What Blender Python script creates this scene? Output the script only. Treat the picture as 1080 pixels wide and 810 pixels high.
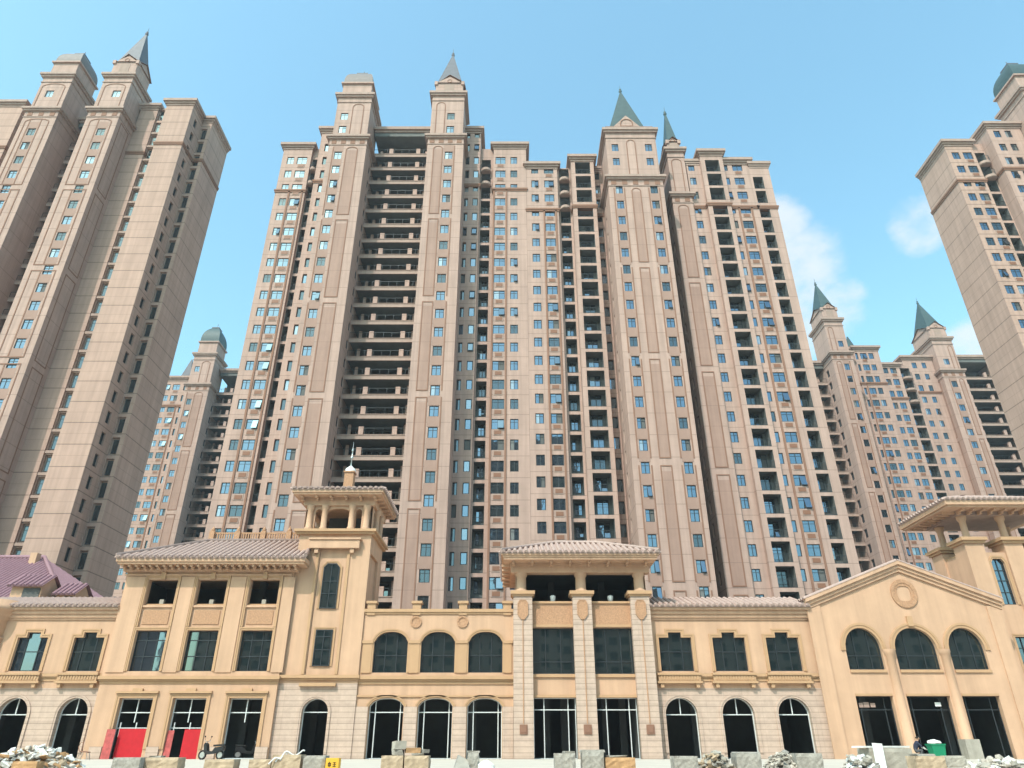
import bpy, math, random
from math import radians as R, sin, cos, pi
from mathutils import Vector, Matrix
random.seed(11)
S = bpy.context.scene
for o in list(bpy.data.objects): bpy.data.objects.remove(o)
COL = S.collection
# ------------------------------------------------------------------ camera, sky, sun, exposure
cam = bpy.data.objects.new('camera', bpy.data.cameras.new('camera')); COL.objects.link(cam)
cam.location = (0, 0, 1.5); cam.rotation_euler = (R(90 + 27.6), 0, 0)
cam.data.sensor_width = 36; cam.data.lens = 24.5; cam.data.clip_end = 3000
S.camera = cam
SUN_EL, SUN_AZ = 50, 211          # azimuth clockwise from +Y: behind the camera, to its left
W = bpy.data.worlds.new("World"); S.world = W; W.use_nodes = True
nt = W.node_tree; nt.nodes.clear()
def wn(t, **k):
    n = nt.nodes.new(t)
    for a, b in k.items(): setattr(n, a, b)
    return n
sky = wn('ShaderNodeTexSky', sky_type='NISHITA', sun_disc=False)
sky.sun_elevation = R(SUN_EL); sky.sun_rotation = R(SUN_AZ)
sky.air_density = 1.3; sky.dust_density = 2.0; sky.ozone_density = 1.0
tc = wn('ShaderNodeTexCoord')
tint = wn('ShaderNodeMix', data_type='RGBA', blend_type='MULTIPLY'); tint.inputs[0].default_value = 1
tint.inputs[7].default_value = (1.6, 2.2, 1.95, 1)
nt.links.new(sky.outputs[0], tint.inputs[6])
mp = wn('ShaderNodeMapping'); mp.inputs['Scale'].default_value = (1, 1, 1.5); mp.inputs['Location'].default_value = (0.35, 0.1, 0.0)
no = wn('ShaderNodeTexNoise'); no.inputs['Scale'].default_value = 8; no.inputs['Detail'].default_value = 12; no.inputs['Roughness'].default_value = .62
nt.links.new(tc.outputs['Generated'], mp.inputs[0]); nt.links.new(mp.outputs[0], no.inputs['Vector'])
# cloud banks: soft lumps round a few directions of the sky, broken up by noise
def lump(d, a0, a1):
    d = Vector(d).normalized()
    dot = wn('ShaderNodeVectorMath', operation='DOT_PRODUCT'); dot.inputs[1].default_value = d
    nt.links.new(tc.outputs['Generated'], dot.inputs[0])
    m = wn('ShaderNodeMapRange', interpolation_type='SMOOTHSTEP'); m.inputs[1].default_value = cos(R(a1)); m.inputs[2].default_value = cos(R(a0))
    nt.links.new(dot.outputs['Value'], m.inputs[0]); return m.outputs[0]
def pixdir(u, v):
    X, V = u - 540, v - 405; c, s = cos(R(27.6)), sin(R(27.6))
    return (X, 735 * c + V * s, 735 * s - V * c)
acc = None
for (u, v, a0, a1) in ((836, 292, .8, 5.2), (818, 236, .1, 3.2), (972, 236, .3, 3.0), (1022, 368, .3, 3.0), (884, 326, .3, 3.4), (850, 345, .5, 3.5)):
    l = lump(pixdir(u, v), a0, a1)
    if acc is None: acc = l
    else:
        mx = wn('ShaderNodeMath', operation='MAXIMUM'); nt.links.new(acc, mx.inputs[0]); nt.links.new(l, mx.inputs[1]); acc = mx.outputs[0]
ad = wn('ShaderNodeMath', operation='ADD'); nt.links.new(no.outputs['Fac'], ad.inputs[0])
ml = wn('ShaderNodeMath', operation='MULTIPLY'); ml.inputs[1].default_value = .40; nt.links.new(acc, ml.inputs[0]); nt.links.new(ml.outputs[0], ad.inputs[1])
cr = wn('ShaderNodeMapRange', interpolation_type='SMOOTHSTEP'); cr.inputs[1].default_value = .66; cr.inputs[2].default_value = 1.0; cr.inputs[4].default_value = .8
nt.links.new(ad.outputs[0], cr.inputs[0])
cm = wn('ShaderNodeMix', data_type='RGBA'); cm.inputs[7].default_value = (5.5, 5.8, 6.0, 1)
nt.links.new(cr.outputs[0], cm.inputs[0]); nt.links.new(tint.outputs[2], cm.inputs[6])
bg = wn('ShaderNodeBackground'); bg.inputs[1].default_value = .15
out = wn('ShaderNodeOutputWorld'); nt.links.new(cm.outputs[2], bg.inputs[0]); nt.links.new(bg.outputs[0], out.inputs[0])
sl = bpy.data.lights.new('sun', 'SUN'); sl.energy = 3.7; sl.angle = R(.5); sl.color = (1, .94, .85)
so = bpy.data.objects.new('sun', sl); COL.objects.link(so)
sd = Vector((sin(R(SUN_AZ)) * cos(R(SUN_EL)), cos(R(SUN_AZ)) * cos(R(SUN_EL)), sin(R(SUN_EL))))
so.rotation_euler = sd.to_track_quat('Z', 'Y').to_euler(); so.location = (-60, -60, 120)
S.view_settings.view_transform = 'Standard'; S.view_settings.look = 'None'
S.view_settings.exposure = 0.2; S.view_settings.gamma = 1
S.cycles.max_bounces = 6; S.cycles.diffuse_bounces = 2; S.cycles.glossy_bounces = 3
# ------------------------------------------------------------------ materials
def mat(name, col, rough=.85, noise=0, nscale=1.0, metal=0, joint=None, bump=0, bscale=20, streak=0, spec=.3, joint_x=None, jdark=.6):
    m = bpy.data.materials.new(name); m.use_nodes = True; t = m.node_tree
    b = t.nodes['Principled BSDF']; b.inputs['Roughness'].default_value = rough; b.inputs['Metallic'].default_value = metal
    b.inputs['Specular IOR Level'].default_value = spec
    N = t.nodes.new; L = t.links.new
    cc = N('ShaderNodeTexCoord'); cur = N('ShaderNodeRGB'); cur.outputs[0].default_value = (*col, 1); cur = cur.outputs[0]
    def mul(fac_socket, cur):
        x = N('ShaderNodeMix'); x.data_type = 'RGBA'; x.blend_type = 'MULTIPLY'; x.inputs[0].default_value = 1
        L(cur, x.inputs[6]); L(fac_socket, x.inputs[7]); return x.outputs[2]
    if noise:
        n = N('ShaderNodeTexNoise'); n.inputs['Scale'].default_value = nscale; n.inputs['Detail'].default_value = 6; n.inputs['Roughness'].default_value = .65
        L(cc.outputs['Object'], n.inputs['Vector'])
        r = N('ShaderNodeMapRange'); r.inputs[1].default_value = .25; r.inputs[2].default_value = .75; r.inputs[3].default_value = 1 - noise; r.inputs[4].default_value = 1 + noise
        L(n.outputs['Fac'], r.inputs[0]); cur = mul(r.outputs[0], cur)
    if streak:
        mp = N('ShaderNodeMapping'); mp.inputs['Scale'].default_value = (1.3, 1.3, .06); L(cc.outputs['Object'], mp.inputs[0])
        n = N('ShaderNodeTexNoise'); n.inputs['Scale'].default_value = 1.5; n.inputs['Detail'].default_value = 5; L(mp.outputs[0], n.inputs['Vector'])
        r = N('ShaderNodeMapRange'); r.inputs[1].default_value = .3; r.inputs[2].default_value = .7; r.inputs[3].default_value = 1 - streak; r.inputs[4].default_value = 1 + streak * .5
        L(n.outputs['Fac'], r.inputs[0]); cur = mul(r.outputs[0], cur)
    if joint:
        sp = N('ShaderNodeSeparateXYZ'); L(cc.outputs['Object'], sp.inputs[0])
        for (sock, per, wd, dk) in joint:
            md = N('ShaderNodeMath'); md.operation = 'FLOORED_MODULO'; md.inputs[1].default_value = per
            if sock == 'H':
                a = N('ShaderNodeMath'); a.operation = 'ADD'; L(sp.outputs[0], a.inputs[0]); L(sp.outputs[1], a.inputs[1]); L(a.outputs[0], md.inputs[0])
            else: L(sp.outputs[sock], md.inputs[0])
            g = N('ShaderNodeMath'); g.operation = 'GREATER_THAN'; g.inputs[1].default_value = wd; L(md.outputs[0], g.inputs[0])
            r = N('ShaderNodeMapRange'); r.inputs[3].default_value = dk; L(g.outputs[0], r.inputs[0])
            cur = mul(r.outputs[0], cur)
    L(cur, b.inputs['Base Color'])
    if bump:
        n = N('ShaderNodeTexNoise'); n.inputs['Scale'].default_value = bscale; n.inputs['Detail'].default_value = 4; L(cc.outputs['Object'], n.inputs['Vector'])
        bp = N('ShaderNodeBump'); bp.inputs['Strength'].default_value = bump; bp.inputs['Distance'].default_value = .03
        L(n.outputs['Fac'], bp.inputs['Height']); L(bp.outputs[0], b.inputs['Normal'])
    return m
FH = 2.95
TW = (.41, .272, .228)
M_wall = mat('tower_stone_paint', TW, noise=.1, nscale=.4, streak=.15, joint=((2, FH, .08, .68), (2, FH / 2, .03, .88), ('H', 2.2, .04, .84)))
M_plain = mat('tower_end_paint', (.41, .266, .215), noise=.1, nscale=.3, streak=.15, joint=((2, FH, .13, .6), (2, FH / 2, .06, .78)))
M_inset = mat('rose_inset_paint', (.33, .205, .165), noise=.1, nscale=.5, streak=.12, joint=((2, FH, .06, .75),))
M_dado = mat('tower_recess_paint', (.33, .23, .19), noise=.1, nscale=.6, streak=.12)
M_shade = mat('balcony_shade_tone', (.135, .135, .13), noise=.2, nscale=.8)  # shade of balcony recesses and slab undersides put into the colour
M_brown = mat('brown_trim_paint', (.24, .125, .085), noise=.1, nscale=.8)
M_panel = mat('brown_louvre', (.25, .115, .07), joint=((2, .11, .035, .55),), rough=.6)
M_slab = mat('balcony_slab_paint', (.36, .25, .21), noise=.1, nscale=.8, streak=.12)
M_inner = mat('unlit_interior_tone', (.11, .11, .108), noise=.2, nscale=.5)  # gloom of the unlit rooms put into the colour, darker than bare concrete
M_frame = mat('dark_window_frame', (.035, .04, .045), rough=.45, metal=.2)
M_rail = mat('dark_railing', (.05, .055, .06), rough=.5, metal=.4)
M_slate = mat('green_slate', (.05, .08, .085), rough=.55, noise=.2, nscale=1.5, joint=((2, .35, .05, .7),))
M_slateg = mat('grey_slate', (.105, .105, .125), rough=.6, noise=.2, nscale=1.5, joint=((2, .35, .05, .75),))
M_dome = mat('brown_grey_slate', (.17, .14, .135), rough=.6, noise=.2, nscale=1.5, joint=((2, .35, .05, .75),))
M_stucco = mat('tan_stucco', (.54, .335, .222), noise=.09, nscale=.5, streak=.12, bump=.15, bscale=30)
M_trim = mat('dark_tan_moulding', (.47, .285, .165), noise=.06, nscale=1.2, streak=.05)
M_orn = mat('ornament_brown', (.42, .235, .14), noise=.3, nscale=9, bump=.5, bscale=14)
M_clad = mat('travertine_cladding', (.50, .365, .295), noise=.13, nscale=2.6, joint=((2, .36, .035, .6), (2, 1.08, .2, .9), ('H', 1.3, .018, .8)), streak=.06, bump=.1, bscale=20)
M_tile = mat('clay_roof_tile', (.40, .285, .25), rough=.6, noise=.2, nscale=5, joint=None)
M_tilep = mat('purple_roof_tile', (.27, .15, .175), rough=.5, noise=.2, nscale=5)
M_white = mat('white_metal_frame', (.62, .64, .64), rough=.5)
M_conc = mat('concrete', (.37, .335, .285), noise=.18, nscale=3, bump=.4, bscale=12, streak=.15)
M_granite = mat('granite', (.32, .295, .26), noise=.25, nscale=14, streak=.3, bump=.3, bscale=25)
M_tanst = mat('tan_stone', (.43, .325, .225), noise=.2, nscale=8, streak=.3, bump=.3, bscale=25)
M_rust = mat('orange_stone', (.45, .26, .13), noise=.2, nscale=8, streak=.3, bump=.3)
M_plaza = mat('plaza_paving', (.50, .445, .385), noise=.12, nscale=.8, bump=.1, bscale=5)
M_road = mat('road_dust', (.30, .28, .25), noise=.15, nscale=.6, bump=.3, bscale=6)
M_earth = mat('bare_earth', (.33, .27, .2), noise=.2, nscale=.05)
M_red = mat('red_board', (.45, .008, .016), rough=.6, noise=.12, nscale=3)
M_redf = mat('faded_red_board', (.42, .085, .08), rough=.7, noise=.4, nscale=4)
M_green = mat('green_plastic', (.01, .22, .11), rough=.4)
M_whitep = mat('white_plastic', (.75, .75, .73), rough=.5, noise=.08, nscale=8)
M_yellow = mat('yellow_card', (.75, .42, .05), rough=.6)
M_black = mat('black_plastic', (.02, .02, .022), rough=.4)
M_rubber = mat('rubber', (.02, .02, .02), rough=.8)
M_steel = mat('steel', (.5, .5, .5), rough=.35, metal=.9)
M_cloth = mat('dark_blue_cloth', (.03, .035, .06), rough=.9)
M_cloth2 = mat('grey_trousers', (.08, .08, .085), rough=.9)
M_skin = mat('skin', (.42, .24, .16), rough=.6)
M_hair = mat('black_hair', (.01, .009, .008), rough=.7)
M_glove = mat('white_glove', (.7, .7, .68), rough=.8)
def glassmat(name, tint, dark, fac, bump=.10, sc=.9):
    m = bpy.data.materials.new(name); m.use_nodes = True; t = m.node_tree; t.nodes.clear(); N = t.nodes.new
    o = N('ShaderNodeOutputMaterial'); mx = N('ShaderNodeMixShader'); mx.inputs[0].default_value = fac
    d = N('ShaderNodeBsdfDiffuse'); d.inputs[0].default_value = (*dark, 1)
    g = N('ShaderNodeBsdfGlossy'); g.inputs[0].default_value = (*tint, 1); g.inputs['Roughness'].default_value = .03
    n = N('ShaderNodeTexNoise'); n.inputs['Scale'].default_value = sc; cc = N('ShaderNodeTexCoord'); t.links.new(cc.outputs['Object'], n.inputs['Vector'])
    b = N('ShaderNodeBump'); b.inputs['Strength'].default_value = bump; b.inputs['Distance'].default_value = .05
    t.links.new(n.outputs['Fac'], b.inputs['Height']); t.links.new(b.outputs[0], g.inputs['Normal'])
    t.links.new(d.outputs[0], mx.inputs[1]); t.links.new(g.outputs[0], mx.inputs[2]); t.links.new(mx.outputs[0], o.inputs[0])
    return m
M_glass = glassmat('blue_coated_glass', (.38, .50, .64), (.015, .02, .025), .38)
M_glass2 = glassmat('dim_window_glass', (.5, .62, .72), (.02, .025, .027), .16)
M_glass3 = glassmat('curtained_window_glass', (.5, .65, .8), (.22, .22, .21), .3)
M_glassd = glassmat('dark_shop_glass', (.70, .85, .88), (.010, .016, .017), .2, .035, .5)
# ------------------------------------------------------------------ mesh kit
class MB:
    def __init__(s): s.v = []; s.f = []; s.m = []; s.sm = []
    def face(s, pts, mi=0, smooth=False):
        b = len(s.v); s.v += [tuple(p) for p in pts]; s.f.append(tuple(range(b, b + len(pts)))); s.m.append(mi); s.sm.append(smooth)
    def box(s, x0, x1, y0, y1, z0, z1, mi=0, skip=''):
        b = len(s.v)
        s.v += [(x0, y0, z0), (x1, y0, z0), (x1, y1, z0), (x0, y1, z0), (x0, y0, z1), (x1, y0, z1), (x1, y1, z1), (x0, y1, z1)]
        for k, q in (('d', (0, 3, 2, 1)), ('u', (4, 5, 6, 7)), ('f', (0, 1, 5, 4)), ('b', (2, 3, 7, 6)), ('l', (3, 0, 4, 7)), ('r', (1, 2, 6, 5))):
            if k not in skip: s.f.append(tuple(b + i for i in q)); s.m.append(mi); s.sm.append(False)
    def obox(s, c, size, rot=(0, 0, 0), mi=0, jit=0):
        M = Matrix.Translation(c) @ (Matrix.Rotation(rot[2], 4, 'Z') @ Matrix.Rotation(rot[1], 4, 'Y') @ Matrix.Rotation(rot[0], 4, 'X'))
        b = len(s.v); h = [a / 2 for a in size]
        for z in (-1, 1):
            for (x, y) in ((-1, -1), (1, -1), (1, 1), (-1, 1)):
                p = M @ Vector((x * h[0] * (1 + random.uniform(-jit, jit)), y * h[1] * (1 + random.uniform(-jit, jit)), z * h[2] * (1 + random.uniform(-jit, jit))))
                s.v.append(tuple(p))
        for q in ((0, 3, 2, 1), (4, 5, 6, 7), (0, 1, 5, 4), (2, 3, 7, 6), (3, 0, 4, 7), (1, 2, 6, 5)):
            s.f.append(tuple(b + i for i in q)); s.m.append(mi); s.sm.append(False)
    def lathe(s, cx, cy, prof, n=16, mi=0, a0=0, a1=2 * pi, smooth=True, sq=0):
        full = abs(a1 - a0 - 2 * pi) < 1e-6; k = n if full else n + 1
        b = len(s.v)
        for (r, z) in prof:
            for i in range(k):
                a = a0 + (a1 - a0) * i / n
                s.v.append((cx + r * cos(a), cy + r * sin(a), z))
        for j in range(len(prof) - 1):
            for i in range(n):
                i2 = (i + 1) % k
                s.f.append((b + j * k + i, b + j * k + i2, b + (j + 1) * k + i2, b + (j + 1) * k + i)); s.m.append(mi); s.sm.append(smooth)
    def tube(s, pts, r, n=8, mi=0):
        pts = [Vector(p) for p in pts]; b = len(s.v)
        for i, p in enumerate(pts):
            d = (pts[min(i + 1, len(pts) - 1)] - pts[max(i - 1, 0)]).normalized()
            u = d.cross(Vector((0, 0, 1)));
            if u.length < 1e-3: u = Vector((1, 0, 0))
            u.normalize(); w = d.cross(u); rr = r[i] if isinstance(r, (list, tuple)) else r
            for k in range(n):
                a = 2 * pi * k / n; s.v.append(tuple(p + (u * cos(a) + w * sin(a)) * rr))
        for i in range(len(pts) - 1):
            for k in range(n):
                s.f.append((b + i * n + k, b + i * n + (k + 1) % n, b + (i + 1) * n + (k + 1) % n, b + (i + 1) * n + k)); s.m.append(mi); s.sm.append(True)
        for e in (0, len(pts) - 1):
            s.f.append(tuple(b + e * n + k for k in range(n))); s.m.append(mi); s.sm.append(False)
    def hip(s, x0, x1, y0, y1, z0, x2, x3, y2, y3, z1, mi=0):   # frustum roof
        a = [(x0, y0, z0), (x1, y0, z0), (x1, y1, z0), (x0, y1, z0)]; c = [(x2, y2, z1), (x3, y2, z1), (x3, y3, z1), (x2, y3, z1)]
        for i in range(4): s.face([a[i], a[(i + 1) % 4], c[(i + 1) % 4], c[i]], mi)
        s.face(c, mi); s.face(a[::-1], mi)
    def mesh(s, name, mats, off=(0, 0, 0)):
        me = bpy.data.meshes.new(name)
        me.from_pydata([(a - off[0], b - off[1], c - off[2]) for a, b, c in s.v], [], s.f)
        for m in mats: me.materials.append(m)
        me.polygons.foreach_set('material_index', s.m); me.polygons.foreach_set('use_smooth', s.sm)
        me.update(); return me
    def build(s, name, mats, parent=None):
        mats = mats if isinstance(mats, (list, tuple)) else [mats]
        off = parent['_o'] if parent is not None and '_o' in parent else (0, 0, 0)
        o = bpy.data.objects.new(name, s.mesh(name, mats, off)); COL.objects.link(o)
        if parent is not None: o.parent = parent; o['_o'] = list(off)
        return o
def tag(o, label=None, cat=None, group=None, kind=None):
    for k, v in (('label', label), ('category', cat), ('group', group), ('kind', kind)):
        if v: o[k] = v
    return o
def empty(name, loc, label, cat, group=None):
    o = bpy.data.objects.new(name, None); COL.objects.link(o); o.location = loc; o['_o'] = list(loc); o.empty_display_size = .5
    return tag(o, label, cat, group)
def inst(name, me, parent, p, rz=0):        # a part that shares a mesh; p in world coordinates
    o = bpy.data.objects.new(name, me); COL.objects.link(o); o.parent = parent
    f = parent['_o']; o.location = (p[0] - f[0], p[1] - f[1], p[2] - f[2]); o.rotation_euler = (0, 0, rz); o['_o'] = list(p)
    return o
def arc(xa, xb, zs, zt, n=14):              # arch profile from left spring to right spring
    c, r = (xa + xb) / 2, (xb - xa) / 2
    return [(c - r * cos(pi * i / n), zs + (zt - zs) * sin(pi * i / n)) for i in range(n + 1)]
def seg_arc(xa, xb, zs, zt, n=12):          # shallow basket arch
    c, r = (xa + xb) / 2, (xb - xa) / 2; P = []
    for i in range(n + 1):
        t = -1 + 2 * i / n; P.append((c + r * t, zs + (zt - zs) * (1 - abs(t) ** 2.6) ** .75))
    return P
def rect(xa, xb, zt): return [(xa, zt), (xb, zt)]
def front(mb, T, s0, s1, z0, z1, ops, mi=0, rmi=0):
    """wall sheet with openings; T maps (along, inward depth, z). ops: (profile, z bottom, depth, back material or None)"""
    br = sorted(set([s0, s1] + [e for p, *_ in ops for e in (p[0][0], p[-1][0])]))
    br = [b for b in br if s0 - 1e-6 <= b <= s1 + 1e-6]
    for a, b in zip(br, br[1:]):
        if b - a < 1e-5: continue
        cur = z0
        for p, az, dp, bk in sorted([o for o in ops if o[0][0][0] <= a + 1e-5 and o[0][-1][0] >= b - 1e-5], key=lambda o: o[1]):
            bz = max(q[1] for q in p)
            if az > cur + 1e-5: mb.face([T(a, 0, cur), T(b, 0, cur), T(b, 0, az), T(a, 0, az)], mi)
            cur = max(cur, bz)
        if z1 > cur + 1e-5: mb.face([T(a, 0, cur), T(b, 0, cur), T(b, 0, z1), T(a, 0, z1)], mi)
    for p, az, dp, bk in ops:
        bz = max(q[1] for q in p); loop = [(p[0][0], az)] + list(p) + [(p[-1][0], az)]
        for (xa, za), (xb, zb) in zip(p, p[1:]):
            if xb - xa > 1e-5 and (za < bz - 1e-5 or zb < bz - 1e-5):
                mb.face([T(xa, 0, za), T(xb, 0, zb), T(xb, 0, bz), T(xa, 0, bz)], mi)
        for i in range(len(loop)):
            (xa, za), (xb, zb) = loop[i], loop[(i + 1) % len(loop)]
            if abs(xa - xb) + abs(za - zb) > 1e-5: mb.face([T(xa, 0, za), T(xb, 0, zb), T(xb, dp, zb), T(xa, dp, za)], 2 if bk == 2 else rmi)
        if bk is not None: mb.face([T(x, dp, z) for x, z in loop], bk)
def ring(mb, T, loop, w, d0, d1, mi=0, closed=True):
    """moulding of width w outside (w>0) or inside (w<0) a loop, between depths d0 (outer) and d1"""
    n = len(loop); off = []
    A = sum(loop[i][0] * loop[(i + 1) % n][1] - loop[(i + 1) % n][0] * loop[i][1] for i in range(n))
    sg = 1 if A > 0 else -1
    for i in range(n):
        p, q, r = Vector(loop[i - 1]), Vector(loop[i]), Vector(loop[(i + 1) % n])
        if not closed and i == 0: p = q - (r - q)
        if not closed and i == n - 1: r = q + (q - p)
        e1, e2 = (q - p), (r - q)
        if e1.length < 1e-6: e1 = e2
        if e2.length < 1e-6: e2 = e1
        e1.normalize(); e2.normalize()
        n1 = Vector((e1.y, -e1.x)) * sg; n2 = Vector((e2.y, -e2.x)) * sg
        b = n1 + n2
        if b.length < 1e-4: b = n1
        b.normalize(); k = max(.35, b.dot(n1)); off.append(q + b * (w / k))
    m = n if closed else n - 1
    for i in range(m):
        a, b = loop[i], loop[(i + 1) % n]; c, d = off[(i + 1) % n], off[i]
        mb.face([T(*[a[0], d0, a[1]]), T(b[0], d0, b[1]), T(c.x, d0, c.y), T(d.x, d0, d.y)], mi)
        mb.face([T(c.x, d0, c.y), T(d.x, d0, d.y), T(d.x, d1, d.y), T(c.x, d1, c.y)], mi)
        mb.face([T(a[0], d0, a[1]), T(b[0], d0, b[1]), T(b[0], d1, b[1]), T(a[0], d1, a[1])], mi)
    if not closed:
        for a, d in ((loop[0], off[0]), (loop[-1], off[-1])):
            mb.face([T(a[0], d0, a[1]), T(d.x, d0, d.y), T(d.x, d1, d.y), T(a[0], d1, a[1])], mi)
def TF(y): return lambda s, d, z: (s, y + d, z)
def TR(x): return lambda s, d, z: (x - d, s, z)
def TL(x): return lambda s, d, z: (x + d, s, z)
# ------------------------------------------------------------------ the ground
mb = MB(); mb.face([(-600, -600, -.02), (600, -600, -.02), (600, 600, -.02), (-600, 600, -.02)]); tag(mb.build('ground', M_earth), kind='structure')
mb = MB(); mb.box(-150, 150, -14, 11.5, -.3, 0.0, 0, 'd'); tag(mb.build('road', M_road), kind='structure')
ZG = .85
mb = MB(); mb.box(-150, 170, 12, 400, -.3, ZG, 0, 'd'); mb.box(-150, 170, 11.75, 11.995, -.3, ZG + .012); tag(mb.build('plaza', M_plaza), kind='structure')
# ------------------------------------------------------------------ air
HAZE = .00035
mb = MB(); mb.box(-610, 610, -610, 610, -1.3, 121); hz = tag(mb.build('haze', []), kind='stuff')
m = bpy.data.materials.new('haze_air'); m.use_nodes = True; m.node_tree.nodes.clear()
pv = m.node_tree.nodes.new('ShaderNodeVolumePrincipled'); pv.inputs['Density'].default_value = HAZE; pv.inputs['Color'].default_value = (.86, .92, 1, 1); pv.inputs['Anisotropy'].default_value = .2
mo = m.node_tree.nodes.new('ShaderNodeOutputMaterial'); m.node_tree.links.new(pv.outputs[0], mo.inputs['Volume']); hz.data.materials.append(m)
# ------------------------------------------------------------------ apartment towers
WINC = {}
def win_mesh(w, h, var):
    key = (round(w, 1), round(h, 1), var)
    if key in WINC: return WINC[key]
    w, h = key[0], key[1]
    mb = MB(); f = .085; d = .05
    mb.box(-w / 2, -w / 2 + f, 0, d, 0, h); mb.box(w / 2 - f, w / 2, 0, d, 0, h); mb.box(-w / 2 + f, w / 2 - f, 0, d, 0, f); mb.box(-w / 2 + f, w / 2 - f, 0, d, h - f, h)
    n = 1 if w < .9 else 2
    tl = (.0, .010, -.012, .014)[var % 4]; gi = {4: 3, 5: 4}.get(var, 1)
    for i in range(n):
        a, b = -w / 2 + f + (w - 2 * f) * i / n, -w / 2 + f + (w - 2 * f) * (i + 1) / n
        g = .025 if i else 0
        if i: mb.box(a - .045, a + .045, .005, d, f, h - f)
        t = tl * (1 if i % 2 else -.6)
        if var == 2 and i == n - 1:                  # sash slid open
            mb.face([(a, .06, f), (b, .06, f), (b, .06, h - f), (a, .06, h - f)], 2); continue
        if var == 3 and i == n - 1 and w < 1.9:      # sash pushed open
            mb.face([(a, .06, f), (b, .06, f), (b, .06, h - f), (a, .06, h - f)], 2)
            mb.obox(((a + b) / 2, -.17, h / 2), (b - a, .03, h - 2 * f), (R(-17), 0, 0), 1)
            continue
        mb.face([(a, .035 - t, f), (b, .035 + t, f), (b, .035 + t * 1.6, h - f), (a, .035 - t * .4, h - f)], gi if gi == 3 or i == 0 else 1)
    if h > 1.2 and w > .9: mb.box(-w / 2 + f, w / 2 - f, .004, .045, h * .70, h * .70 + .045)
    me = mb.mesh('window', [M_frame, M_glass, M_inner, M_glass2, M_glass3]); WINC[key] = me; return me
ACC = {}
def ac_mesh(w, h):
    k = (round(w, 1), round(h, 2))
    if k not in ACC:
        mb = MB(); mb.box(-k[0] / 2, k[0] / 2, -.05, .0, 0, k[1], 1); mb.box(-k[0] / 2 + .13, k[0] / 2 - .13, -.09, -.05, .13, k[1] - .13, 0)
        ACC[k] = mb.mesh('ac_louvre', [M_panel, M_slab])
    return ACC[k]
RLC = {}
def rail_mesh(w, out):
    k = (round(w, 1), out)
    if k not in RLC:
        w = k[0]; mb = MB()
        if out:   # projecting curved balcony of the top floors
            P = [(-w / 2 - .05, 0)] + [(-(w / 2 + .05) * cos(pi * i / 10), -.25 - .75 * sin(pi * i / 10)) for i in range(11)] + [(w / 2 + .05, 0)]
            for (z0, z1, e) in ((-.5, -.02, 0), (-.62, -.5, .12)):
                Q = [(x * (1 - e), y * (1 - e)) for x, y in P]
                for (a, b) in zip(Q, Q[1:]): mb.face([(*a, z0), (*b, z0), (*b, z1), (*a, z1)], 1)
                mb.face([(*q, z0) for q in Q], 1); mb.face([(*q, z1) for q in Q], 1)
            for (a, b) in zip(P[1:-1], P[2:-1]):
                mb.tube([(*a, 1.0), (*b, 1.0)], .03, 5); mb.tube([(*a, 0), (*a, 1.0)], .015, 4)
                m = ((a[0] + b[0]) / 2, (a[1] + b[1]) / 2); mb.tube([(*m, 0), (*m, 1.0)], .012, 4)
        else:
            mb.box(-w / 2, w / 2, .03, .08, .98, 1.03); mb.box(-w / 2, w / 2, .03, .08, .06, .1)
            n = max(3, int(w / .18))
            for i in range(n + 1):
                x = -w / 2 + .02 + (w - .04) * i / n; mb.box(x - .011, x + .011, .044, .066, .1, .98)
        RLC[k] = mb.mesh('balcony_railing', [M_rail, M_slab])
    return RLC[k]
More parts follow.
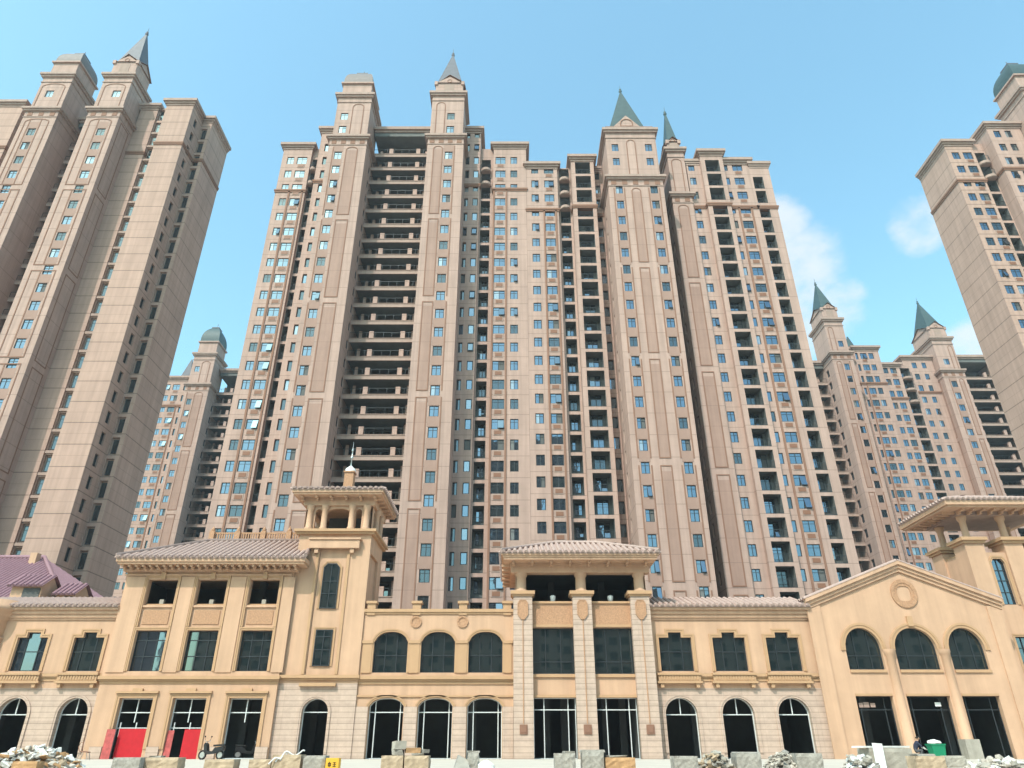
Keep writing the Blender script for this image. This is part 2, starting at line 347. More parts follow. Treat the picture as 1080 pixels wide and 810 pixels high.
class Tower:
    def __init__(s, name, label, cx, y, phase, zvis):
        s.ph = phase % FH - FH + .8; s.e = empty(name, (cx, y, s.ph), label, 'apartment tower'); s.zvis = zvis; s.parts = {}
        s.kmin = max(0, int((zvis - 5 - s.ph) / FH))
    def floors(s, z0, z1):
        k = max(s.kmin, math.ceil((z0 - s.ph) / FH - .02))
        while s.ph + (k + 1) * FH <= z1 + .35:
            yield k, s.ph + k * FH; k += 1
    def add(s, kind, me, p, rz=0): s.parts.setdefault(kind, []).append((me, p, rz))
    def window(s, T, rz, xa, xb, z, h, dp, var=None):
        c = T((xa + xb) / 2, dp, z)
        s.add('window', win_mesh(xb - xa, h, random.choice((0, 0, 0, 1, 1, 2, 3, 4, 4, 5)) if var is None else var), c, rz)
    def cols(s, T, rz, cols, z0, z1, top3, mbrail=None):
        ops = []
        for c in cols:
            kd, xa, xb = c[:3]; cx = (xa + xb) / 2
            for k, zf in s.floors(z0, z1):
                if kd in 'wW':
                    h = 1.5; ops.append((rect(xa, xb, zf + .85 + h), zf + .85, .17, None)); s.window(T, rz, xa, xb, zf + .85, h, .1, 4 if rz else None)
                    if kd == 'W': s.add('ac_louvre', ac_mesh(min(1.25, xb - xa - .2), .8), T(cx, 0, zf - .02), rz)
                elif kd == 'n':
                    h = 1.7; ops.append((rect(xa, xb, zf + .7 + h), zf + .7, .3, None)); s.window(T, rz, xa, xb, zf + .7, h, .22, 4 if rz or k % 3 else None)
                elif kd in 'bBo':
                    dp = {'b': 1.35, 'B': 1.6, 'o': .3}[kd]
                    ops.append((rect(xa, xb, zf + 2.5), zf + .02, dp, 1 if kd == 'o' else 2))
                    dw = min(1.0, (xb - xa) * .62) if kd == 'b' else min(1.5, (xb - xa) * .62)
                    if kd == 'o': s.window(T, rz, xa + .2, xb - .12, zf + .35, 1.9, dp - .08, 4)
                    else:
                        s.window(T, rz, cx - dw / 2 + .05, cx + dw / 2 + .05, zf + (.75 if kd == 'b' else .3), 1.6 if kd == 'b' else 2.1, dp - .07)
                        out = top3 is not None and zf > top3 and kd == 'b'
                        s.add('balcony_railing', rail_mesh(xb - xa, out), T(cx, 0, zf + .02), rz)
        return ops
    def seg(s, x0, x1, y, yb, z1, cols=(), side_r=(), side_l=(), top3=None, mats=None, eave=.55, strips=(), belt=None, z0=-.3, plain=False, name='wall', ecorn=1.0):
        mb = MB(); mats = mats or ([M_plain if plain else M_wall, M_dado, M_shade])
        front(mb, TF(y), x0, x1, z0, z1, s.cols(TF(y), 0, cols, 0, z1, top3), 0, 0)
        front(mb, TR(x1), y, yb, z0, z1, s.cols(TR(x1), pi / 2, side_r, 0, z1, None), 0, 0)
        front(mb, TL(x0), y, yb, z0, z1, s.cols(TL(x0), -pi / 2, side_l, 0, z1, None), 0, 0)
        mb.face([(x0, yb, z0), (x1, yb, z0), (x1, yb, z1), (x0, yb, z1)]); mb.face([(x0, y, z1), (x1, y, z1), (x1, yb, z1), (x0, yb, z1)])
        w = mb.build(name, mats, s.e)
        if eave:
            mb = MB(); e = eave
            mb.box(x0 - e, x1 + e, y - e, yb + .1, z1 - .15, z1 + .35); mb.box(x0 - e * .55, x1 + e * .55, y - e * .55, yb + .06, z1 - .5, z1 - .152)
            mb.box(x0 - e * .2, x1 + e * .2, y - e * .2, yb + .03, z1 - .85, z1 - .502); mb.build('cornice', M_slab if not s.__dict__.get('warm') else M_slab, s.e)
        if strips or belt:
            mb = MB()
            for (a, b) in strips: mb.box(a - .04, b + .04, y - .12, y + .01, 0, (belt or z1 - .9) - .05)
            if belt:
                mb.box(x0 - .2, x1 + .2, y - .2, yb + .01, belt, belt + .3); mb.box(x0 - .12, x1 + .12, y - .12, yb + .01, belt - .28, belt - .002)
            mb.build('moulding', M_brown, s.e)
        return w
    def shaft(s, x0, x1, y, yb, zb, zt, wins, frames, top, h_block, h_roof, slate=None, side_frames=(), sidew_r=(), sidew_l=(), groups=5, sidezone=None, ybt=None):
        slate = slate or M_slate; ybt = ybt or yb
        mb = MB(); ops = s.cols(TF(y), 0, [('w', *w) for w in wins], 0, zb - 1.2, None)
        front(mb, TF(y), x0, x1, -.3, zb, ops)
        front(mb, TR(x1), y, yb, -.3, zb, s.cols(TR(x1), pi / 2, sidew_r, 0, zb - 1, None)); front(mb, TL(x0), y, yb, -.3, zb, s.cols(TL(x0), -pi / 2, sidew_l, 0, zb - 1, None))
        mb.face([(x0, yb, 0), (x1, yb, 0), (x1, yb, zb), (x0, yb, zb)])
        i = .22; a0, a1, yy = x0 + i, x1 - i, y + i
        ops = s.cols(TF(yy), 0, [('w', *w) for w in wins], zb + .3, zt - 2.2, None)
        front(mb, TF(yy), a0, a1, zb, zt, ops)
        for q in (((a0, yy), (a0, ybt)), ((a1, yy), (a1, ybt)), ((a0, ybt), (a1, ybt))):
            mb.face([(*q[0], zb), (*q[1], zb), (*q[1], zt), (*q[0], zt)])
        mb.face([(a0, yy, zt), (a1, yy, zt), (a1, ybt, zt), (a0, ybt, zt)])
        mb.face([(x0, y, zb), (x1, y, zb), (x1, yb, zb), (x0, yb, zb)])
        mb.build('shaft_wall', [M_wall, M_dado], s.e)
        # mouldings: belt, cornice, brown outline frames
        mb = MB()
        for (z, e, h) in ((zb, .5, .4), (zb - .3, .3, .298), (zb - 1.55, .1, .12)): mb.box(x0 - e, x1 + e, y - e, yb + .02, z, z + h)
        mb.build('belt_course', M_slab, s.e); mb = MB()
        for (z, e, h) in ((zt, .5, .45), (zt - .35, .3, .348), (zt - 1.5, .12, .12)): mb.box(a0 - e, a1 + e, yy - e, ybt + e, z, z + h)
        mb.build('cornice', M_slab, s.e)
        mb = MB()
        n = max(2, int((x1 - x0) / 1.4))
        for k in range(n):      # brown tablets in the frieze under the belt
            c = x0 + (x1 - x0) * (k + .5) / n; mb.box(c - .38, c + .38, y - .05, y + .01, zb - 1.25, zb - .45)
        T = TF(y); G = groups * FH; z = zb - 1.9
        gz = []
        while z > s.zvis - 10:
            gz.append((z - G + .9, z)); z -= G
        for (fa, fb) in frames:
            for q, (za, zz) in enumerate(gz):
                if q == 0: loop = [(fa, za), (fa, zz - .6)] + arc(fa, fb, zz - .7, zz, 10) + [(fb, zz - .7)]; loop = [(fa, za)] + arc(fa, fb, zz - .7, zz, 10) + [(fb, za)]
                else: loop = [(fa, za), (fa, zz), (fb, zz), (fb, za)]
                ring(mb, T, loop, -.14, -.06, .01)
        for (wa, wb) in wins:
            for (za, zz) in gz:
                for xx in (wa - .34, wb + .16):
                    if not any(abs(xx - f) < .5 or abs(xx + .16 - f) < .5 for fr in frames for f in fr): mb.box(xx, xx + .16, y - .05, y + .01, za, zz)
        for (fa, fb) in frames:
            ring(mb, TF(yy), [(fa, zb + .5)] + arc(fa, fb, zt - 2.6, zt - 1.8, 10) + [(fb, zb + .5)], -.13, -.06, .01)
        for TT, (fa, fb) in side_frames:
            for q, (za, zz) in enumerate(gz): ring(mb, TT, [(fa, za), (fa, zz), (fb, zz), (fb, za)], -.14, -.05, .01)
        mb.build('outline_trim', M_brown, s.e)
        mb = MB()
        for (fa, fb) in frames:
            if any(fa < w[1] and fb > w[0] for w in wins): continue
            for (za, zz) in gz: mb.box(fa + .01, fb - .01, y - .015, y + .01, za + .01, zz - .75)
        for (wa, wb) in wins:
            q = MB(); q.box(-(wb - wa) / 2 - .17, (wb - wa) / 2 + .15, -.015, .01, 0, FH - 1.54); me = q.mesh('spandrel_panel', [M_inset])
            for k, zf in s.floors(0, zb - 1.2): s.add('spandrel_panel', me, ((wa + wb) / 2, y, zf + 2.37))
        if mb.v: mb.build('inset_panel', M_inset, s.e)
        # upper block and roof
        if top == 'none': return
        b0, b1, c0, c1 = a0 + .35, a1 - .35, yy + .35, ybt - .35; z0 = zt + .45; z1 = zt + h_block
        mb = MB(); mb.box(b0, b1, c0, c1, z0 - .1, z1); xm, ym = (b0 + b1) / 2, (c0 + c1) / 2
        if top == 'peak':
            gh = min(1.7, (b1 - b0) * .42)
            for sgn, yq in ((-1, c0), (1, c1)):
                mb.face([(b0, yq, z1), (b1, yq, z1), (xm, yq, z1 + gh)]); mb.face([(b0 - .2, yq - .25 * -sgn * -1, z1 - .05), (xm, yq + .25 * sgn, z1 + gh + .15), (xm, ym, z1 + gh + .15), (b0 - .2, ym, z1 - .05)], 1)
                mb.face([(b1 + .2, yq + .25 * sgn, z1 - .05), (xm, yq + .25 * sgn, z1 + gh + .15), (xm, ym, z1 + gh + .15), (b1 + .2, ym, z1 - .05)], 1)
            for sgn, xq in ((-1, b0), (1, b1)):
                mb.face([(xq, c0, z1), (xq, c1, z1), (xq, ym, z1 + gh)])
                for yq in (c0 - .2, c1 + .2): mb.face([(xq + .25 * sgn, yq, z1 - .05), (xq + .25 * sgn, ym, z1 + gh + .15), (xm, ym, z1 + gh + .15), (xm, yq, z1 - .05)], 1)
            T2 = TF(c0); ring(mb, T2, [(xm + .3 * cos(t * pi / 6), z1 + gh * .3 + .3 * sin(t * pi / 6)) for t in range(12)], .1, -.06, .01, 1)
            mb.box(xm - .8, xm + .8, c0 - .05, c0 + .01, z0 + .3, z1 - .5, 2)
            mb.box(b0 - .22, b0 + .3, c0 - .22, c0 + .3, z1 - .5, z1 + .25, 0); mb.box(b1 - .3, b1 + .22, c0 - .22, c0 + .3, z1 - .5, z1 + .25, 0)
            mb.build('gable_block', [M_wall, M_brown, M_dado], s.e)
            mb = MB(); zt2 = z1 + h_roof; q = .12
            mb.hip(b0 + q, b1 - q, c0 + q, c1 - q, z1, xm - .12, xm + .12, ym - .12, ym + .12, zt2); sp = mb.build('spire', slate, s.e)
            mb = MB(); mb.lathe(xm, ym, [(.2, zt2 - .1), (.32, zt2 + .15), (.12, zt2 + .4), (.22, zt2 + .6), (.05, zt2 + .9), (.02, zt2 + 1.9)], 8); mb.build('finial', slate, sp)
        else:
            mb.box(b0 - .3, b1 + .3, c0 - .3, c1 + .3, z1, z1 + .3, 0)
            mb.build('drum_block', [M_wall], s.e)
            mb = MB(); N = 7; prev = None; hx, hy = (b1 - b0) / 2, (c1 - c0) / 2
            for k in range(N + 1):
                t = k / N; r = 1 - .62 * t ** 2.2; zz = z1 + .3 + h_roof * t ** .75; cur = [(xm + sx * hx * r, ym + sy * hy * r, zz) for sx, sy in ((-1, -1), (1, -1), (1, 1), (-1, 1))]
                if prev:
                    for j in range(4): mb.face([prev[j], prev[(j + 1) % 4], cur[(j + 1) % 4], cur[j]])
                prev = cur
            mb.face(prev); sp = mb.build('dome_roof', slate, s.e)
            mb = MB(); zz = z1 + .3 + h_roof; mb.box(xm - hx * .4, xm + hx * .4, ym - hy * .4, ym + hy * .4, zz, zz + .3); mb.tube([(xm, ym, zz), (xm, ym, zz + 1.8)], .06, 6); mb.build('finial', M_slateg, sp)
    def terrace(s, x0, x1, y, yb, z1, posts=(.32, .78), side_block=True):
        """open storeys stacked between two shafts"""
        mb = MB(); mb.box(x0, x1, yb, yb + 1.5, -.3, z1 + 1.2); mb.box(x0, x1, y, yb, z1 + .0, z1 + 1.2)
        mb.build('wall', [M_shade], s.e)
        mb = MB(); mb.box(x0 - .1, x1 + .1, y - .5, yb + 1.6, z1 + 1.2, z1 + 1.8); mb.box(x0, x1, y - .2, y, z1 + .8, z1 + 1.198); mb.build('cornice', M_slab, s.e)
        w = x1 - x0
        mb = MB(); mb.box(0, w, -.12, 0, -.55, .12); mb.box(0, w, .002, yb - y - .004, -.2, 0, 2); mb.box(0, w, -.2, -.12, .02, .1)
        for p in posts: mb.box(w * p - .32, w * p + .32, -.1, .35, .1, 1.25, 1)
        for p in (.12, .55, .9): mb.box(w * p - .2, w * p + .2, 1.4, 1.7, 0, 2.2 if p != .55 else .6, 1)
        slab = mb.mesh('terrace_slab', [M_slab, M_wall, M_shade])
        mb = MB(); mb.box(.03, w - .03, -.1, -.05, 1.0, 1.05)
        n = int(w / 1.1)
        for i in range(n + 1): x = .05 + (w - .1) * i / n; mb.box(x - .02, x + .02, -.1, -.06, .12, 1.0)
        rail = mb.mesh('terrace_railing', [M_rail, M_glassd])
        mb = MB()
        for i in range(6):
            a, b = w * (.02 + i * .16), w * (.02 + i * .16 + .14); mb.box(a, b, 0, .06, .1, 2.4, 0); mb.face([(a + .07, -.01, .17), (b - .07, -.01 + random.uniform(-.02, .02), .17), (b - .07, -.01, 2.33), (a + .07, -.01, 2.33)], 1)
        door = mb.mesh('glass_door', [M_frame, M_glassd])
        for k, zf in s.floors(0, z1 + .3):
            s.add('terrace_slab', slab, (x0, y, zf)); s.add('terrace_railing', rail, (x0, y, zf)); s.add('glass_door', door, (x0, yb - .08, zf))
    def finish(s):
        cp = Vector(cam.location)
        for kind, L in s.parts.items():
            L = sorted(L, key=lambda q: (Vector(q[1]) - cp).length + (1000 if q[1][2] < s.zvis - 3 else 0) + (400 if abs(q[1][0]) > 1.0 * q[1][1] else 0))
            for me, p, rz in L[:100]: inst(kind, me, s.e, p, rz)
            if len(L) > 100:
                mb = MB(); mats = []
                for me, p, rz in L[100:]:
                    M = Matrix.Translation(p) @ Matrix.Rotation(rz, 4, 'Z')
                    mi = []
                    for m in me.materials:
                        if m not in mats: mats.append(m)
                        mi.append(mats.index(m))
                    b = len(mb.v); mb.v += [tuple(M @ v.co) for v in me.vertices]
                    for f in me.polygons: mb.f.append(tuple(b + i for i in f.vertices)); mb.m.append(mi[f.material_index]); mb.sm.append(False)
                tag(mb.build(kind, mats, s.e), kind='stuff')
def AT(v, D, z=1.5):
    V = v - 405; c, s_ = cos(R(27.6)), sin(R(27.6)); return D * (735 * s_ - V * c) / (735 * c + V * s_) + z
def phase(v, D): return AT(v, D) - 1.6          # a window's middle seen at row v on a wall at distance D
# middle tower, left half
t = Tower('apartment_tower', 'middle tower with a tall stack of wide dark open balconies between two shafts', -17, 84, phase(352.2, 84), 17)
bl = 89.9 - 9.9
t.seg(-37.6, -32.9, 84, 96, 89.9, [('w', -36.75, -35.65), ('W', -35.15, -33.5)], strips=((-35.5, -35.32), (-33.42, -33.26)), belt=bl)
t.seg(-32.9, -31.8, 84.7, 96, 89.9, [('b', -32.8, -31.85)], top3=bl, eave=0)
t.seg(-31.8, -29.0, 84, 96, 93.6, [('n', -31.0, -30.35)], belt=bl + 2)
t.shaft(-28.9, -22.95, 80, 89.5, 87.4, 97.2, [(-27.85, -26.65)], [(-26.1, -24.2)], 'dome', 3.3, 4.2, slate=M_dome, ybt=86, sidew_r=[('w', 82.9, 83.75)])
t.terrace(-22.95, -13.35, 84.1, 88.5, 92.2)
t.shaft(-13.35, -7.65, 80, 89.5, 87.6, 97.6, [(-10.55, -9.3)], [(-12.4, -10.85)], 'peak', 3.2, 10.2, slate=M_slateg, ybt=86)
t.seg(-7.9, -5.2, 84, 96, 93.6, [('n', -7.55, -6.95), ('w', -6.25, -5.4)], belt=bl + 1.2)
t.seg(-5.2, -3.0, 84.8, 96, 90.0, [('b', -4.95, -3.5)], top3=bl, eave=0, strips=())
t.seg(-3.0, 2.3, 84, 96, 90.0, [('W', -2.7, -1.05), ('w', -.25, .85)], strips=((-2.95, -2.78), (-.95, -.8)), belt=bl + .3)
mb = MB(); mb.hip(.6, 2.0, 92, 93.4, 90.3, 1.22, 1.38, 92.6, 92.8, 95.8); mb.box(.3, 2.3, 91.7, 93.7, 90.0, 92.3); mb.build('spire', M_slateg, t.e)
t.finish()
# middle tower, right half
t = Tower('apartment_tower', 'tower right of centre with a broad windowed shaft under a dark green pointed roof', 22, 84, phase(425.9, 84), 17)
bl = 85.4 - 9.3
t.seg(2.32, 7.3, 84, 96, 85.6, [('w', 3.1, 4.25), ('W', 5.15, 6.7)], strips=((4.95, 5.1), (6.78, 6.95)), belt=bl)
t.seg(7.3, 9.5, 84.7, 96, 85.6, [('b', 7.65, 9.2)], top3=bl, eave=0)
t.seg(9.5, 13.15, 83.2, 96, 86.4, [('B', 10.15, 12.55)], belt=bl)
t.seg(13.15, 15.6, 85.2, 96, 86, [('n', 13.5, 14.25)], eave=.3, belt=bl)
t.shaft(14.5, 22.75, 79, 88, 77.9, 88.0, [(15.55, 16.6), (20.75, 21.85)], [(17.85, 19.3)], 'none', 3, 0, sidew_l=[('n', 82.6, 83.3)], ybt=87)
mb = MB(); X0, X1, Y0, Y1, Z = 14.9, 22.4, 79.5, 86.6, 88.45
for (a, b, c, d) in ((X0, X1, Y0, Y0 + .06), (X0, X1, Y1 - .06, Y1), (X0, X0 + .06, Y0, Y1), (X1 - .06, X1, Y0, Y1)):
    mb.box(a, b, c, d, Z + .95, Z + 1.03)
for i in range(8):
    x = X0 + (X1 - X0 - .06) * i / 7
    for y in (Y0, Y1 - .06): mb.box(x, x + .06, y, y + .06, Z, Z + .95)
    y = Y0 + (Y1 - Y0 - .06) * i / 7
    for x in (X0, X1 - .06): mb.box(x, x + .05, y, y + .05, Z, Z + .94)
mb.build('roof_railing', M_wall, t.e)
mb = MB(); mb.box(16.6, 20.7, 81.0, 85.1, 88.4, 91.2); mb.face([(16.6, 80.99, 91.2), (20.7, 80.99, 91.2), (18.65, 80.99, 93.6)])
ring(mb, TF(80.99), [(17.75, 91.2)] + arc(17.75, 19.55, 91.7, 92.6) + [(19.55, 91.2)], .14, -.1, .05, 1); mb.build('gable_block', [M_wall, M_brown], t.e)
mb = MB(); mb.hip(15.9, 21.4, 81.02, 85.6, 91.1, 18.55, 18.75, 83.0, 83.2, 101.6); sp = mb.build('spire', M_slate, t.e)
mb = MB(); mb.lathe(18.65, 83.1, [(.15, 101.5), (.3, 101.8), (.12, 102.1), (.2, 102.3), (.03, 102.6), (.02, 103.3)], 8); mb.build('finial', M_slate, sp)
t.seg(22.75, 25.0, 88.6, 96, 84, [('n', 23.3, 24.2)], eave=0)
t.shaft(25.0, 28.15, 83, 88, 78.2, 88.0, [], [(25.7, 27.4)], 'peak', 2.4, 8.6, sidew_l=[('n', 84.6, 85.5)])
t.seg(28.15, 30.3, 83.4, 96, 85.8, [('w', 28.4, 29.4)], eave=.3, belt=bl)
t.seg(30.3, 33.9, 82.7, 96, 87.1, [('B', 31.0, 33.25)], belt=bl)
t.seg(33.9, 38.3, 83.4, 96, 85.9, [('w', 33.95 + .1, 34.75), ('W', 35.5, 37.1)], strips=((35.2, 35.36), (37.2, 37.36)), belt=bl)
t.seg(38.3, 41.3, 83.4, 96, 85.2, [('b', 38.45, 40.05)], top3=None, belt=bl, eave=.4)
t.finish()
# left tower
t = Tower('apartment_tower', 'tower at the left edge with a grey pointed spire and plain banded end wall', -66, 82, phase(308.4, 82.5) - .2, 17)
bl = 86.2
t.seg(-87, -80.6, 80.8, 92, 96.2, [], plain=True, belt=bl)
t.seg(-80.6, -77.3, 83.2, 92, 96.2, [('o', -79.6, -78)], plain=True)
t.shaft(-77.2, -71.9, 78, 88, 91.4, 99.6, [(-75.55, -74.3)], [(-76.6, -72.75)], 'dome', 3.6, 4.0, slate=M_dome, ybt=84)
t.terrace(-71.9, -67.15, 82.6, 87, 92.8)
t.shaft(-67.15, -62.05, 78, 88, 91.4, 99.6, [(-64.75, -63.45)], [(-66.4, -62.9)], 'peak', 3.9, 9.8, slate=M_slateg, ybt=83, side_frames=((TR(-62.05), (78.8, 81.2)),))
t.seg(-62.05, -59.1, 82, 92, 96.8, [], plain=True, belt=bl)
t.seg(-59.1, -56.5, 82.3, 92, 96.8, [('o', -59.0, -56.6)], plain=True, eave=.0)
mb = MB(); mb.box(-1.29, 1.29, -.2, 0, -.28, .1); ledge_me = mb.mesh('ledge', [M_slab])
for k, zf in t.floors(0, 96): t.add('ledge', ledge_me, (-57.8, 82.3, zf))
t.seg(-56.5, -52.1, 80, 92, 95.6, [], plain=True, belt=bl, side_r=[('n', 81.3, 82.2)])
t.seg(-52.1, -50.4, 83.6, 90.3, 95.6, [('o', -52.0, -50.95)], plain=True, belt=bl)
t.finish()
# right tower
t = Tower('apartment_tower', 'tower cut off by the right edge, its wide blank end wall in full sun', 84, 84, phase(154, 83.6), 20)
bl = 81.8
t.seg(71.2, 75.7, 83.6, 91.3, 90.2, [('w', 71.95, 73.2), ('W', 73.75, 75.3)], plain=True, belt=bl)
t.seg(75.7, 77.7, 83.9, 92, 90.2, [('b', 75.85, 77.55)], top3=bl, eave=0)
t.seg(77.7, 83.2, 81.8, 92, 92.3, [('w', 78.6, 79.7), ('w', 80.45, 81.5)], belt=bl + .8)
t.shaft(83.2, 89.0, 78.6, 89, 87.6, 97.2, [(85.2, 86.4)], [(83.9, 87.0)], 'dome', 3.6, 4.6, ybt=84.5)
t.terrace(89, 98, 83, 88, 92)
t.finish()
# far right tower, stepped in plan
t = Tower('apartment_tower', 'distant tower at right with two slender shafts under green pointed spires', 88, 136, phase(406.7, 139) - .4, 24)
bl = 77.5
t.terrace(58.2, 69.2, 135.5, 141, 76.2)
t.shaft(69.2, 73.7, 131, 142, bl, 86.2, [(71.5, 72.6)], [(69.9, 71.1)], 'peak', 3.3, 8.6, ybt=138, sidew_l=[('n', 133.6, 134.9)])
t.seg(73.9, 77.3, 136.8, 150, 82.0, [('n', 74.6, 75.6)], eave=.4)
t.seg(77.3, 83.0, 136.6, 150, 82.2, [('n', 77.6, 78.2), ('W', 78.7, 80.2), ('w', 80.6, 81.7)], strips=((78.4, 78.55),), belt=73)
t.seg(83.0, 87.6, 138, 150, 78.6, [('w', 83.7, 84.9), ('W', 85.4, 86.8)], belt=70)
t.seg(87.6, 90.6, 138.6, 150, 78.6, [('b', 88.0, 90.1)], top3=69, eave=0)
t.seg(90.6, 97.6, 141, 152, 82.2, [('w', 92.6, 93.7), ('w', 94.9, 95.9)], belt=73)
t.shaft(97.5, 102.6, 139, 150, bl, 86.2, [(99.0, 100.3)], [(100.9, 102.0)], 'peak', 3.2, 9.2, ybt=147, side_frames=((TL(97.5), (140.5, 144.5)),))
t.terrace(102.6, 113.4, 144, 149, 82.6)
t.seg(113.4, 116, 143.9, 152, 83.8, [], eave=.3)
mb = MB(); mb.hip(80.4, 83.2, 144, 146.8, 84.6, 81.7, 81.9, 145.3, 145.5, 90.5); mb.box(80, 83.6, 143.6, 147.2, 82, 84.7, 1); mb.build('spire', [M_slate, M_wall], t.e)
t.finish()
# far left tower
t = Tower('apartment_tower', 'distant tower with a small green dome seen between the left and middle towers', -77, 148, phase(415, 146), 26)
bl = 77.6
t.seg(-93, -87.6, 151, 160, 82, [('w', -92, -90.6), ('W', -90, -88.2)], belt=74)
t.seg(-87.6, -77.0, 150, 160, 81.6, [('W', -86.8, -85.0), ('w', -84.0, -82.8), ('W', -82.2, -80.5), ('n', -79.6, -78.6)], strips=((-84.6, -84.4), (-80.4, -80.2)), belt=74)
t.shaft(-77.0, -71.4, 146, 156, bl, 86.0, [(-76.0, -74.85)], [(-74.5, -72.5)], 'dome', 3.6, 4.8, ybt=152, sidew_r=[('n', 149.2, 150.2)])
t.terrace(-71.4, -60, 150, 155, 82.2)
mb = MB(); mb.hip(-84.6, -81.6, 156, 159, 84, -83.2, -83.0, 157.4, 157.6, 91); mb.box(-85, -81.2, 155.6, 159.4, 81, 84.1, 1); mb.build('spire', [M_slateg, M_wall], t.e)
t.finish()
# ------------------------------------------------------------------ the shop building along the ground
shop = empty('shop_building', (0, 56, ZG), 'long tan Mediterranean style shop building with arches and tiled roofs across the whole foreground', 'shop building')
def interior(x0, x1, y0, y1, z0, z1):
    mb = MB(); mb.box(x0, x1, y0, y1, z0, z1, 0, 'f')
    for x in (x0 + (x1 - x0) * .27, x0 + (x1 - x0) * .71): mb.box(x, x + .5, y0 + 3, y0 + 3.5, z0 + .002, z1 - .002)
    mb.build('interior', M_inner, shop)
def sect(x0, x1, y, yb, z0, z1, ops, mats, left=True, right=True, top=True, name='wall', lo=None, ro=None):
    mb = MB(); front(mb, TF(y), x0, x1, z0, z1, ops)
    if right: front(mb, TR(x1), y, yb, z0, z1, ro or [])
    if left: front(mb, TL(x0), y, yb, z0, z1, lo or [])
    if top: mb.face([(x0, y, z1), (x1, y, z1), (x1, yb, z1), (x0, yb, z1)])
    return mb.build(name, mats, shop)
def pwin(prof, az, y, mul=(), tr=(), frame=M_frame, glass=M_glassd, w=.07, name='window', T=None, tilt=True):
    T = T or TF(y); loop = [(prof[0][0], az)] + list(prof) + [(prof[-1][0], az)]
    if prof[0][1] <= az + 1e-6: loop = loop[1:-1]
    mb = MB(); ring(mb, T, loop, -w, -.05, .05)
    bz = max(q[1] for q in prof); xa, xb = prof[0][0], prof[-1][0]
    def top_at(x):
        for (a, za), (b, zb) in zip(prof, prof[1:]):
            if a <= x <= b and b > a: return za + (zb - za) * (x - a) / (b - a)
        return bz
    g = .03
    for m in mul:
        x, za, zb = m if isinstance(m, tuple) else (m, az + w, None)
        zb = zb or top_at(x) - .03
        mb.face([T(x - g, -.04, za), T(x + g, -.04, za), T(x + g, -.04, zb), T(x - g, -.04, zb)])
        for sx in (-g, g): mb.face([T(x + sx, -.04, za), T(x + sx, .03, za), T(x + sx, .03, zb), T(x + sx, -.04, zb)])
    for q in tr:
        z, a, b = q if isinstance(q, tuple) else (q, xa + w, xb - w)
        mb.face([T(a, -.042, z - g), T(b, -.042, z - g), T(b, -.042, z + g), T(a, -.042, z + g)])
        for sz in (-g, g): mb.face([T(a, -.042, z + sz), T(b, -.042, z + sz), T(b, .03, z + sz), T(a, .03, z + sz)])
    f = mb.build(name, frame, shop)
    if glass:
        # the panes of one window: split at the mullions, each leaning a little its own way
        mb = MB(); xs = [xa] + sorted(m if not isinstance(m, tuple) else m[0] for m in mul) + [xb]
        for a, b in zip(xs, xs[1:]):
            t1, t2 = random.uniform(-.02, .02), random.uniform(-.02, .02)
            pts = [(a, az)] + [(a, top_at(a))] + [q for q in prof if a + 1e-4 < q[0] < b - 1e-4] + [(b, top_at(b))] + [(b, az)]
            if abs(pts[0][1] - pts[1][1]) < 1e-5: pts.pop(0)
            if abs(pts[-1][1] - pts[-2][1]) < 1e-5: pts.pop()
            mb.face([T(x, .02 + (t1 if tilt else 0) * (x - a) / (b - a + .01) + t2 * (z - az) / 3, z) for x, z in pts])
        mb.build('pane', glass, f)
    return f
def surround(prof, az, y, w=.22, d=.07, name='window_surround', m=M_trim, closed=False, T=None, foot=None):
    T = T or TF(y); lp = ([(prof[0][0], az)] if prof[0][1] > az + 1e-6 else []) + list(prof) + ([(prof[-1][0], az)] if prof[-1][1] > az + 1e-6 else [])
    A = 0
    mb = MB(); w0 = w * .55
    # orientation: open path left-bottom -> over the top -> right-bottom; outside is to the left of travel
    n = len(lp)
    def off(k):
        o = []
        for i in range(n):
            p, q, r = Vector(lp[max(i - 1, 0)]), Vector(lp[i]), Vector(lp[min(i + 1, n - 1)])
            e1 = (q - p) if i else (r - q); e2 = (r - q) if i < n - 1 else (q - p); e1.normalize(); e2.normalize()
            b = Vector((-e1.y, e1.x)) + Vector((-e2.y, e2.x)); n1 = Vector((-e1.y, e1.x)); b.normalize(); o.append(q + b * (k / max(.4, b.dot(n1))))
        return o
    P0, P1, P2 = [Vector(q) for q in lp], off(w0), off(w)
    for i in range(n - 1):
        def Q(a, b, da, db): mb.face([T(a[i].x, da, a[i].y), T(a[i + 1].x, da, a[i + 1].y), T(b[i + 1].x, db, b[i + 1].y), T(b[i].x, db, b[i].y)])
        Q(P0, P0, .01, -d * .6); Q(P0, P1, -d * .6, -d * .6); Q(P1, P1, -d * .6, -d); Q(P1, P2, -d, -d); Q(P2, P2, -d, .01)
    for i in (0, n - 1): mb.face([T(P[i].x, dd, P[i].y) for P, dd in ((P0, .01), (P0, -d * .6), (P1, -d * .6), (P1, -d), (P2, -d), (P2, .01))])
    return mb.build(name, m, shop)
def stepped(c, w, zt, zc, cw=.95):          # window head with a raised middle
    return [(c - w / 2, zt), (c - cw / 2, zt), (c - cw / 2, zc), (c + cw / 2, zc), (c + cw / 2, zt), (c + w / 2, zt)]
def band(x0, x1, y, z, prof, name='string_course', m=M_trim, endl=True):
    """a run of stacked moulding steps: (projection, z from, z to)"""
    mb = MB()
    for i, (p, a, b) in enumerate(prof): mb.box(x0 - (p if endl else 0) * .5, x1 + (p if endl else 0) * .5, y - p, y + .02, z + a, z + b)
    return mb.build(name, m, shop)
